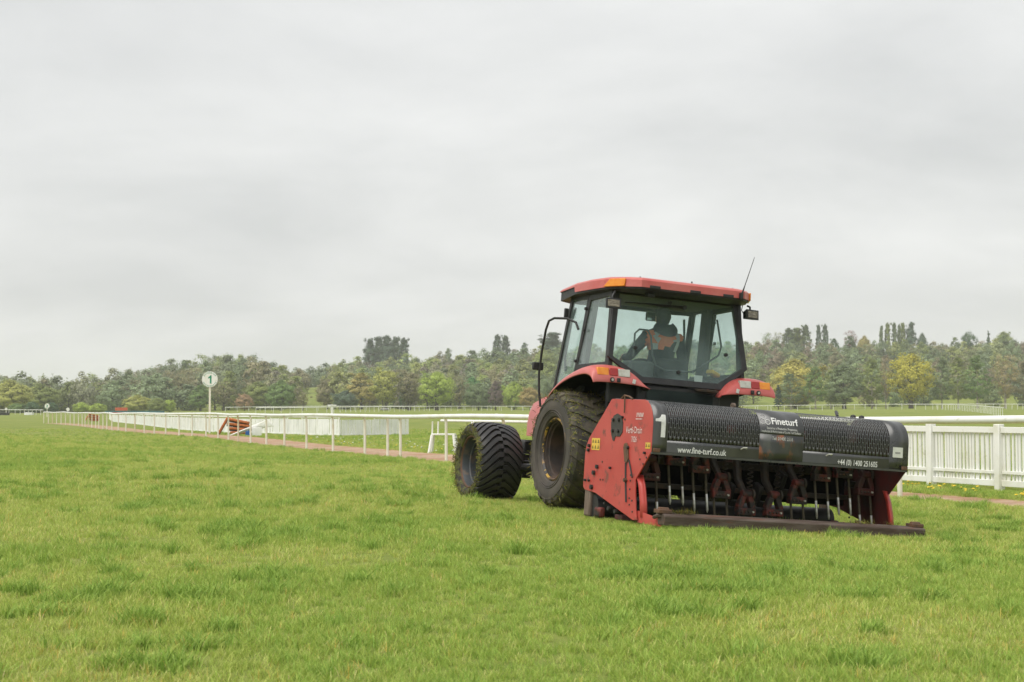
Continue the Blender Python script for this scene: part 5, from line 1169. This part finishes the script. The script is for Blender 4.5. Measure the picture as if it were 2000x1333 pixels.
# ------------------------------------------------------------------ trees
def tree_data(seed, h, w, base, shape, nclump, per, leaf, limb=7, spread=0.16, tr=0.028, stems=1, twig=0, endf=0.35):
    """returns trunk MB, leaf quads (N,4,3) and a shade per leaf; a tree of height h and crown width w"""
    r2 = random.Random(seed); rn = np.random.RandomState(seed); m = MB()
    ch = h - base
    def env(t):
        if shape == 'round': return max(0.05, (1 - abs(2 * t - 0.95) ** 2.3)) ** 0.6 if t < 0.99 else 0.05
        if shape == 'oval': return max(0.04, math.sin(math.pi * min(1, 0.10 + 0.9 * t) ** 0.85)) ** 0.7
        if shape == 'poplar': return max(0.05, min(1.0, 4 * (t + 0.03)) * (1 - max(0, t - 0.45) ** 1.6 * 1.9)) * 0.95
        if shape == 'cone': return max(0.03, 1.05 - t) * (0.85 + 0.15 * math.sin(t * 40))
        if shape == 'vase': return max(0.08, math.sin(math.pi * (0.08 + 0.86 * t ** 0.75)) ** 0.6) * (0.5 + 0.6 * t)
        if shape == 'flat': return max(0.1, (1 - abs(2 * t - 0.8) ** 2)) ** 0.5
        return 1.0
    ends = []
    for sidx in range(stems):
        a = 6.283 * sidx / max(1, stems) + r2.random(); off_ = (0.25 * w * 0.12 if stems > 1 else 0)
        lean = Vector((math.cos(a) * w * (0.10 if stems > 1 else 0.02), math.sin(a) * w * (0.10 if stems > 1 else 0.02), 0))
        top = h * (0.86 if shape not in ('poplar', 'cone') else 0.95); n_ = 7; pts = []
        for i in range(n_):
            t = i / (n_ - 1); pts.append(Vector((math.cos(a) * off_, math.sin(a) * off_, 0)) + lean * t * (1.5 if stems > 1 else 1) + Vector((r2.gauss(0, 0.012) * h * t, r2.gauss(0, 0.012) * h * t, top * t)))
        pts[0].z = -0.4
        m.tube(pts, [tr * h * (1.25 if i == 0 else 1 - 0.93 * i / (n_ - 1)) / (1 if stems == 1 else 1.5) for i in range(n_)], 6)
        for _ in range(limb):
            t = r2.uniform(max(0.18, base / h * 0.75), 0.92); i = t * (n_ - 1); k = int(i); p = pts[k].lerp(pts[min(k + 1, n_ - 1)], i - k)
            tt = min(1, max(0, (p.z + 0.12 * h - base) / ch)); rad = w / 2 * env(tt); b = r2.uniform(0, 6.283)
            rise = {'poplar': 0.30, 'cone': -0.02, 'flat': 0.05}.get(shape, 0.16) * h * (0.7 + 0.5 * r2.random())
            e = Vector((p.x + math.cos(b) * rad * 0.85, p.y + math.sin(b) * rad * 0.85, min(h * 0.97, p.z + rise))); mid = p.lerp(e, 0.5) + Vector((0, 0, 0.02 * h if shape != 'poplar' else -0.02 * h))
            r0 = tr * h * (1 - 0.85 * t) * 0.6; m.tube([p, mid, e], [r0, r0 * 0.6, r0 * 0.2], 5); ends.append(e)
            for _2 in range(3 + twig):
                q = p.lerp(e, r2.uniform(0.35, 1.0)); g_ = q + Vector((r2.gauss(0, 0.09) * w, r2.gauss(0, 0.09) * w, r2.uniform(0.02, 0.10) * h)); m.tube([q, g_], [r0 * 0.32, r0 * 0.08], 3); ends.append(g_)
    Q = []; S = []; NN = []
    for c in range(nclump):
        if ends and c < nclump * endf: p = r2.choice(ends); cx, cy, cz = p
        else:
            t = r2.random() ** 0.9; rad = w / 2 * env(t) * (1 - 0.5 * spread); rr = rad * math.sqrt(r2.uniform(0.12, 1.0)); b = r2.uniform(0, 6.283); cx, cy, cz = rr * math.cos(b), rr * math.sin(b), base + ch * (0.03 + 0.94 * t)
        cr = w * spread * r2.uniform(0.5, 1.0) * (0.7 if shape in ('poplar', 'cone') else 1); shade = r2.uniform(0.82, 1.18)
        d = rn.normal(size=(per, 3)); d /= np.linalg.norm(d, axis=1)[:, None]; P = np.array([cx, cy, cz]) + d * (cr * rn.rand(per, 1) ** 0.45) * np.array([1, 1, 0.75 if shape != 'poplar' else 1.5])
        u = rn.normal(size=(per, 3)) ; u /= np.linalg.norm(u, axis=1)[:, None]; cc_ = P - np.array([0, 0, base + ch * 0.4]); cc_ = cc_ / np.array([w / 2, w / 2, ch / 2]); nn = d * 0.45 + rn.normal(size=(per, 3)) * 0.38 + cc_ * 1.25 + np.array([0, 0, 0.25]); v = np.cross(nn, u); v /= np.linalg.norm(v, axis=1)[:, None] + 1e-9; u = np.cross(v, nn); u /= np.linalg.norm(u, axis=1)[:, None] + 1e-9
        L = leaf * rn.uniform(0.6, 1.25, (per, 1)); u = u * L * 0.5; v = v * L * 0.36
        nv = cc_ * 1.3 + d * 0.40 + np.array([0, 0, 0.25]); nv /= np.linalg.norm(nv, axis=1)[:, None] + 1e-9; NN.append(nv)
        Q.append(np.stack([P - u, P - v * 0.9, P + u, P + v], 1)); S.append(shade * rn.uniform(0.82, 1.18, per))
    Q = np.concatenate(Q); S = np.concatenate(S); NN = np.concatenate(NN)
    ok = Q[:, :, 2].min(1) > 0.02; return m, Q[ok], S[ok], NN[ok]
def quads_mesh(name, Q, C, NV):
    n_ = len(Q); me = bpy.data.meshes.new(name); me.vertices.add(n_ * 4); me.vertices.foreach_set('co', Q.astype(np.float32).ravel())
    me.loops.add(n_ * 4); me.loops.foreach_set('vertex_index', np.arange(n_ * 4, dtype=np.int32)); me.polygons.add(n_); me.polygons.foreach_set('loop_start', np.arange(0, n_ * 4, 4, dtype=np.int32))
    try: me.polygons.foreach_set('loop_total', np.full(n_, 4, np.int32))
    except Exception: pass
    me.update(calc_edges=True); a_ = me.attributes.new('leafcol', 'FLOAT_COLOR', 'POINT'); col = np.ones((n_ * 4, 4), np.float32); col[:, :3] = np.repeat(C, 4, axis=0); a_.data.foreach_set('color', col.ravel())
    me.materials.append(MAT['foliage']); me.polygons.foreach_set('use_smooth', [True] * n_)
    na = me.attributes.new('custom_normal', 'FLOAT_VECTOR', 'POINT'); na.data.foreach_set('vector', np.repeat(NV, 4, axis=0).astype(np.float32).ravel()); me.update()
    return me
KIND = {  # seed, h, w, base, shape, clumps, leaves, leaf size
    'oak': dict(seed=1, h=14, w=13.5, base=2.2, endf=0.15, shape='round', nclump=228, per=45, leaf=0.45, limb=13, spread=0.12, tr=0.045),
    'round': dict(seed=2, h=12, w=11, base=1.2, endf=0.15, shape='round', nclump=228, per=49, leaf=0.43, limb=10, spread=0.13),
    'dense': dict(seed=3, h=10, w=10, base=0.6, endf=0.15, shape='round', nclump=285, per=54, leaf=0.41, limb=8, spread=0.13),
    'oval': dict(seed=4, h=15, w=9, base=1.6, endf=0.2, shape='oval', nclump=209, per=45, leaf=0.43, limb=12, spread=0.13),
    'birch': dict(seed=5, h=16, w=7.5, base=2.5, endf=0.2, shape='oval', nclump=161, per=41, leaf=0.36, limb=16, spread=0.13, tr=0.016),
    'sparse': dict(seed=6, h=14, w=10, base=2.2, shape='vase', nclump=133, per=30, leaf=0.34, limb=20, spread=0.13, tr=0.026, twig=4),
    'stems': dict(seed=7, h=13, w=10, base=2.4, shape='vase', nclump=190, per=41, leaf=0.38, limb=7, spread=0.13, tr=0.03, stems=3, twig=2),
    'poplar': dict(seed=8, h=20, w=4.6, base=1.0, shape='poplar', nclump=247, per=45, leaf=0.43, limb=16, spread=0.20, tr=0.014),
    'poplar_b': dict(seed=18, h=20, w=5.6, base=1.0, shape='poplar', nclump=266, per=45, leaf=0.45, limb=16, spread=0.20, tr=0.014),
    'conifer': dict(seed=9, h=13, w=6, base=0.8, shape='cone', nclump=209, per=39, leaf=0.40, limb=14, spread=0.13, tr=0.018),
    'cedar': dict(seed=10, h=12, w=12, base=5.5, shape='flat', nclump=133, per=41, leaf=0.40, limb=14, spread=0.13, tr=0.03),
    'bush': dict(seed=12, h=4.2, w=7, base=0.1, endf=0.15, shape='round', nclump=133, per=45, leaf=0.36, limb=5, spread=0.14),
}
PROTO = {}
for k, p in KIND.items():
    tm, Q, S, NV = tree_data(**p); C = np.stack([S, S, S * 0.95], 1)
    cm = quads_mesh('crown', Q, C, NV)
    PROTO[k] = (tm, cm, p['h'], p['w'], None)
TRUNK_ME = {}
def add_tree(px, top, Y, wpx, kind, col, label, name='tree', pale=False, base_px=None, group=None):
    tm, cm, h0, w0, _ = PROTO[kind]
    a = at(px, top, Y); g_ = onground((a.x, Y)); H = a.z - g_.z; W = wpx / F_PX * Y * (1.4 if 'poplar' in kind else 1.12)
    t_ = thing(name, label, 'tree' if 'shrub' not in name else 'shrub', g_, (0, 0, rng.uniform(0, 6.28)), group=group); t_.scale = (W / w0, W / w0, H / h0)
    key = (kind, pale)
    if key not in TRUNK_ME:
        o = tm.build('trunk', 'bark_pale' if pale else 'bark', t_, smooth=60, recalc=False); TRUNK_ME[key] = o.data
    else:
        o = bpy.data.objects.new('trunk', TRUNK_ME[key]); scene.collection.objects.link(o); o.parent = t_
    c_ = bpy.data.objects.new('crown', cm); scene.collection.objects.link(c_); c_.parent = t_; c_.color = (*[2.6 * q for q in col], 1)
    return t_
OLV = (0.115, 0.135, 0.045); LIME = (0.165, 0.205, 0.045); MID = (0.085, 0.125, 0.045); DRK = (0.040, 0.070, 0.035); GRY = (0.095, 0.120, 0.065); BRN = (0.128, 0.117, 0.070); ORG = (0.185, 0.160, 0.060); PUR = (0.080, 0.060, 0.060); GLD = (0.205, 0.190, 0.032); TEA = (0.060, 0.085, 0.060); YEL = (0.190, 0.195, 0.060)
T = [  # px, top, depth, width px, kind, colour, label
 (18, 744, 430, 86, 'dense', YEL, 'big yellow green willow at the left edge of the far trees'),
 (78, 751, 450, 74, 'dense', OLV, 'broad olive green willow, second from the left edge'),
 (-40, 742, 440, 90, 'dense', OLV, 'olive willow half outside the left edge'),
 (64, 786, 415, 30, 'bush', DRK, 'dark low shrub in front of the olive willow at left', 'shrub'),
 (100, 787, 418, 28, 'bush', DRK, 'dark low shrub behind the distant number post at left', 'shrub'),
 (33, 789, 418, 34, 'bush', MID, 'green low shrub at the foot of the leftmost willow', 'shrub'),
 (160, 787, 425, 34, 'bush', LIME, 'pale green rounded shrub right of the distant number posts', 'shrub'),
 (190, 789, 425, 36, 'bush', LIME, 'pale green shrub beside the far orange hurdles', 'shrub'),
 (221, 745, 520, 30, 'oval', LIME, 'slim bright green tree standing out on the left wooded hill'),
 (268, 772, 440, 54, 'dense', YEL, 'yellow olive tree behind the teal hoarding'),
 (306, 778, 430, 36, 'round', OLV, 'small olive tree at the right end of the teal hoarding'),
 (356, 722, 470, 64, 'sparse', BRN, 'tall brown sparsely leaved tree left of the number post'),
 (330, 782, 432, 24, 'bush', LIME, 'light green shrub left of the number post', 'shrub'),
 (392, 752, 445, 46, 'oval', MID, 'mid green oval tree behind the number post'),
 (437, 745, 450, 58, 'sparse', BRN, 'brownish bare limbed tree right of the number post'),
 (478, 770, 440, 34, 'round', (0.20, 0.14, 0.09), 'small pinkish brown tree above the orange hurdles'),
 (503, 746, 455, 60, 'round', OLV, 'olive tree left of the rounded dark green one'),
 (549, 744, 430, 56, 'dense', MID, 'rounded dense green tree standing alone left of the grass slope'),
 (592, 766, 425, 26, 'sparse', BRN, 'thin bare young tree beside the grass slope'),
 (640, 741, 460, 46, 'round', BRN, 'brown olive round tree at the right of the grass slope'),
 (675, 764, 440, 46, 'dense', TEA, 'low dark green tree left of the orange tinted trees'),
 (706, 728, 455, 58, 'oval', ORG, 'orange tinted spring tree, left one of the pair behind the rail'),
 (752, 722, 425, 64, 'stems', YEL, 'many-stemmed orange green tree standing near the middle rail'),
 (799, 726, 428, 56, 'stems', BRN, 'brown many-stemmed tree with thin leaves left of the lime oak'),
 (786, 730, 450, 20, 'conifer', DRK, 'dark narrow conifer between the two many-stemmed trees'),
 (853, 727, 420, 72, 'oak', LIME, 'lime green broad oak on the meadow left of the cab'),
 (898, 732, 455, 48, 'sparse', BRN, 'brown thin crowned tree right of the lime oak'),
 (935, 748, 430, 50, 'round', GRY, 'grey green round tree left of the purple one'),
 (922, 738, 470, 46, 'dense', (0.06, 0.13, 0.05), 'fresh dark green tree behind the grey green round one'),
 (968, 744, 425, 30, 'oval', PUR, 'small dark purple leaved tree on the meadow'),
 (1004, 747, 440, 46, 'dense', LIME, 'light green round tree right of the purple one'),
 (1036, 757, 425, 46, 'round', (0.18, 0.14, 0.06), 'orange brown spreading tree just left of the mirror arm'),
 (1062, 735, 450, 46, 'dense', GRY, 'grey green tree behind the mirror arm'),
 (1112, 740, 440, 60, 'round', OLV, 'olive tree seen behind the left side of the cab'),
 (1520, 752, 405, 24, 'conifer', (0.03, 0.05, 0.035), 'small dark conifer beside the right fender'),
 (1552, 704, 440, 96, 'dense', (0.20, 0.18, 0.05), 'wide orange yellow tree right of the cab'),
 (1592, 716, 415, 46, 'birch', MID, 'mid green birch in front of the orange yellow tree', 'tree', True),
 (1545, 730, 425, 52, 'birch', GRY, 'grey green birch nearest the dark conifer', 'tree', True),
 (1648, 712, 425, 72, 'oval', GRY, 'broad grey green tree between the birches and the golden oak'),
 (1622, 724, 430, 40, 'birch', OLV, 'olive birch left of the broad grey green tree', 'tree', True),
 (1702, 700, 425, 50, 'birch', OLV, 'tall olive birch left of the golden oak', 'tree', True),
 (1729, 697, 430, 30, 'sparse', (0.16, 0.13, 0.08), 'bare brownish birch with pale trunk touching the golden oak', 'tree', True),
 (1778, 692, 415, 90, 'oak', GLD, 'large golden leaved oak on the meadow at right'),
 (1838, 700, 420, 42, 'birch', GRY, 'grey green birch right of the golden oak', 'tree', True),
 (1870, 697, 428, 46, 'birch', OLV, 'olive birch, second right of the golden oak', 'tree', True),
 (1908, 696, 418, 50, 'birch', MID, 'green birch, third right of the golden oak', 'tree', True),
 (1962, 692, 420, 62, 'sparse', (0.17, 0.14, 0.08), 'thin brownish birch with pale forked trunk near right edge', 'tree', True),
 (2002, 705, 425, 46, 'birch', BRN, 'brown birch cut by the right edge', 'tree', True),
 (2050, 700, 425, 50, 'birch', OLV, 'olive birch outside the right edge', 'tree', True),
 # skyline
 (520, 708, 700, 30, 'cedar', DRK, 'small dark rounded cedar alone on the skyline left of the poplars'),
 (723, 664, 760, 24, 'poplar_b', TEA, 'leftmost poplar of the dense clump on the skyline'),
 (741, 661, 768, 26, 'poplar_b', (0.065, 0.092, 0.062), 'second poplar from left in the dense skyline clump'),
 (757, 659, 760, 26, 'poplar_b', TEA, 'third poplar from left in the dense skyline clump'),
 (772, 661, 770, 24, 'poplar_b', (0.065, 0.09, 0.06), 'fourth poplar from left in the dense skyline clump'),
 (788, 664, 758, 20, 'poplar', TEA, 'rightmost poplar of the dense skyline clump'),
 (971, 657, 770, 17, 'poplar', TEA, 'left poplar of the skyline pair left of the cab'),
 (987, 659, 775, 18, 'poplar', (0.065, 0.09, 0.06), 'right poplar of the skyline pair left of the cab'),
 (1024, 669, 740, 20, 'oval', TEA, 'slim grey tree on the skyline just left of the mirror arm'),
 (1078, 652, 740, 40, 'poplar_b', TEA, 'tall grey poplar behind the mirror arm'),
 (875, 680, 740, 20, 'oval', GRY, 'slim grey green tree on the skyline above the lime oak'),
 (925, 686, 745, 24, 'oval', GRY, 'small pointed tree on the skyline left of the poplar pair'),
 (1345, 665, 740, 30, 'poplar_b', TEA, 'poplar seen through the middle of the cab window'),
 (1365, 668, 745, 28, 'poplar_b', GRY, 'shorter poplar seen through the cab window, right one'),
 (1238, 668, 740, 34, 'oval', TEA, 'grey tree seen through the left of the cab window'),
 (1500, 650, 720, 30, 'sparse', GRY, 'loose grey tree on the skyline nearest the work lamp'),
 (1520, 649, 725, 30, 'sparse', (0.12, 0.12, 0.07), 'loose tree on the skyline, second right of the cab'),
 (1540, 644, 725, 22, 'poplar', GRY, 'first grey poplar on the skyline right of the cab'),
 (1556, 643, 730, 24, 'poplar_b', OLV, 'olive poplar on the skyline right of the cab'),
 (1574, 638, 730, 17, 'poplar', GRY, 'grey green poplar, left of the slim dark pair on the skyline'),
 (1599, 638, 735, 10, 'poplar', TEA, 'slim dark poplar, left of the skyline pair'),
 (1612, 637, 735, 12, 'poplar', TEA, 'slim dark poplar, right of the skyline pair'),
 (1629, 661, 720, 24, 'oval', DRK, 'dark low tree beside the slim poplar pair on the skyline'),
 (1661, 646, 730, 32, 'sparse', (0.11, 0.055, 0.055), 'reddish copper tree on the skyline between the poplar groups'),
 (1688, 657, 725, 26, 'dense', ORG, 'small yellow orange tree on the skyline beside the copper tree'),
 (1721, 640, 740, 9, 'poplar', GRY, 'slim poplar, leftmost of the right skyline row'),
 (1733, 634, 740, 11, 'poplar', OLV, 'slim olive poplar, second in the right skyline row'),
 (1747, 634, 742, 11, 'poplar', GRY, 'slim poplar, third in the right skyline row'),
 (1756, 637, 745, 9, 'poplar', GRY, 'slim poplar, fourth in the right skyline row'),
 (1764, 634, 742, 10, 'poplar', OLV, 'slim olive poplar, fifth in the right skyline row'),
 (1779, 632, 740, 16, 'poplar_b', TEA, 'wider dark poplar ending the right skyline row'),
 (1801, 652, 740, 22, 'dense', TEA, 'dark round tree right of the skyline poplar row'),
 (1892, 648, 735, 32, 'cedar', DRK, 'dark flat topped cedar on the skyline at right'),
 (1930, 645, 735, 16, 'conifer', TEA, 'pointed conifer on the skyline right of the cedar'),
 (1960, 648, 735, 40, 'round', OLV, 'olive round tree on the skyline near right edge'),
 (1995, 685, 650, 20, 'conifer', DRK, 'dark conifer on the slope at the right edge'),
 (1483, 682, 600, 22, 'conifer', DRK, 'dark conifer on the slope right of the cab'),
 (830, 710, 640, 16, 'dense', DRK, 'small dark tree on the slope above the lime oak'),
 (905, 705, 640, 18, 'conifer', DRK, 'dark pointed tree on the slope above the grey green round one'),
]
for row in T:
    px, top, Y, wpx, kind, col, label = row[:7]
    add_tree(px, top, Y, wpx, kind, col, label, *(row[7:8] or ('tree',)), pale=(row[8] if len(row) > 8 else False))

# the rest of the wood on the hills, one mass
WK = {}
for k, p in (('a', dict(seed=31, h=12, w=12, base=0.6, shape='round', nclump=52, per=20, leaf=1.05, limb=3, spread=0.19, endf=0.0)),
             ('b', dict(seed=32, h=14, w=10, base=0.5, shape='oval', nclump=50, per=20, leaf=1.05, limb=3, spread=0.19, endf=0.0)),
             ('c', dict(seed=33, h=13, w=11, base=1.2, shape='round', nclump=44, per=20, leaf=0.70, limb=14, spread=0.19, twig=3, endf=0.3)),
             ('d', dict(seed=34, h=11, w=12, base=0.4, shape='round', nclump=54, per=20, leaf=1.05, limb=3, spread=0.19, endf=0.0))):
    WK[k] = tree_data(**p)
r3 = random.Random(77); QQ = []; CC = []; NQ = []; TM = MB(); cnt = 0
PAL_L = [GRY, (0.112, 0.115, 0.076), BRN, OLV, GRY, (0.115, 0.105, 0.078), (0.10, 0.115, 0.07), (0.12, 0.135, 0.06)]
PAL_M = [OLV, GRY, BRN, GRY, (0.085, 0.105, 0.066), (0.15, 0.16, 0.06), (0.12, 0.118, 0.07), (0.14, 0.165, 0.055), (0.105, 0.095, 0.075)]
PAL_R = [OLV, GRY, (0.10, 0.125, 0.06), BRN, (0.145, 0.155, 0.06), (0.085, 0.105, 0.066), (0.125, 0.10, 0.075), GRY, (0.13, 0.145, 0.07)]
def wood_tree(x, Y, hs, pal):
    global cnt
    u = (x - 1000) / F_PX; X = u * Y; k = r3.choice('aabcdd' if pal is not PAL_L else 'abccd'); tm, Q, S, NV = WK[k]
    sx = r3.uniform(0.75, 1.15) * hs; sz = r3.uniform(0.75, 1.15) * hs; a = r3.uniform(0, 6.28); ca, sa = math.cos(a), math.sin(a); z = gz(X, Y) - 0.5
    P = np.stack([(Q[..., 0] * ca - Q[..., 1] * sa) * sx + X, (Q[..., 0] * sa + Q[..., 1] * ca) * sx + Y, Q[..., 2] * sz + z], -1); QQ.append(P); NQ.append(np.stack([NV[:, 0] * ca - NV[:, 1] * sa, NV[:, 0] * sa + NV[:, 1] * ca, NV[:, 2]], 1))
    c = np.array(r3.choice(pal)) * r3.uniform(0.74, 1.28) * 2.55; CC.append(S[:, None] * c[None, :])
    TM.add([((v[0] * ca - v[1] * sa) * sx + X, (v[0] * sa + v[1] * ca) * sx + Y, v[2] * sz + z) for v in tm.v], tm.f); cnt += 1
for Y0, step, jit in ((468, 25, 12), (505, 23, 15), (545, 22, 15), (590, 20, 16), (638, 19, 18), (688, 18, 18), (745, 16, 20)):
    x = -160
    while x < 2180:
        xx = x + r3.uniform(-0.4, 0.4) * step; Y = Y0 + r3.uniform(-jit, jit)
        x += step * r3.uniform(0.8, 1.2)
        if (580 < xx < 652 and Y < 560) or (588 < xx < 645 and Y < 650): continue                              # the open grass slope
        if 150 > xx and Y > 700 and r3.random() < 0.5: continue
        if xx > 1040 and Y < 490 and r3.random() < 0.5: continue
        if 1150 < xx < 1440 and Y < 600 and r3.random() < 0.6: continue
        if Y > 700 and (1690 < xx < 1800 or 700 < xx < 800 or 1530 < xx < 1660): hs = 0.66
        else: hs = 1.0
        hs *= 0.80 if xx > 1040 else 0.92 if xx > 560 else 1.0
        wood_tree(xx, Y, hs, PAL_L if xx < 480 else PAL_M if xx < 1100 else PAL_R)
QQ = np.concatenate(QQ); CC = np.concatenate(CC)
wd = bpy.data.objects.new('wood', quads_mesh('wood', QQ, CC, np.concatenate(NQ))); scene.collection.objects.link(wd)
tag(wd, 'mixed spring wood covering the hills behind the racecourse', 'wood', kind='stuff')
wt_ = TM.build('wood_trunks', 'bark', smooth=0, recalc=False); tag(wt_, 'bare trunks and branches of the wood on the hills', 'wood', kind='stuff')

# grey log under the lime oak and a dark mower under the golden oak
b = onground(at(752, 803, 412)); m = MB(); m.tube([(-1.4, 0, 0.3), (0, 0.1, 0.34), (1.3, 0, 0.28)], [0.28, 0.34, 0.22], 8); o = m.build('log', 'grey_stone'); o.location = b; tag(o, 'pale fallen log beside the trunk of the lime oak', 'log')

# ------------------------------------------------------------------ damp air
m = MB(); m.box((0, 1420, 36), (3460, 3700, 80)); hz = m.build('haze', 'turf', smooth=0); hz.data.materials.clear()
hm = bpy.data.materials.new('haze_air'); hm.use_nodes = True; ht = hm.node_tree; ht.nodes.clear(); ho = ht.nodes.new('ShaderNodeOutputMaterial'); pv = ht.nodes.new('ShaderNodeVolumePrincipled')
pv.inputs['Color'].default_value = (0.97, 0.98, 0.99, 1); pv.inputs['Density'].default_value = 0.00028; pv.inputs['Anisotropy'].default_value = 0.2
ht.links.new(pv.outputs[0], ho.inputs['Volume']); hz.data.materials.append(hm); tag(hz, 'thin pale haze softening the far wooded hills', 'haze', kind='stuff')
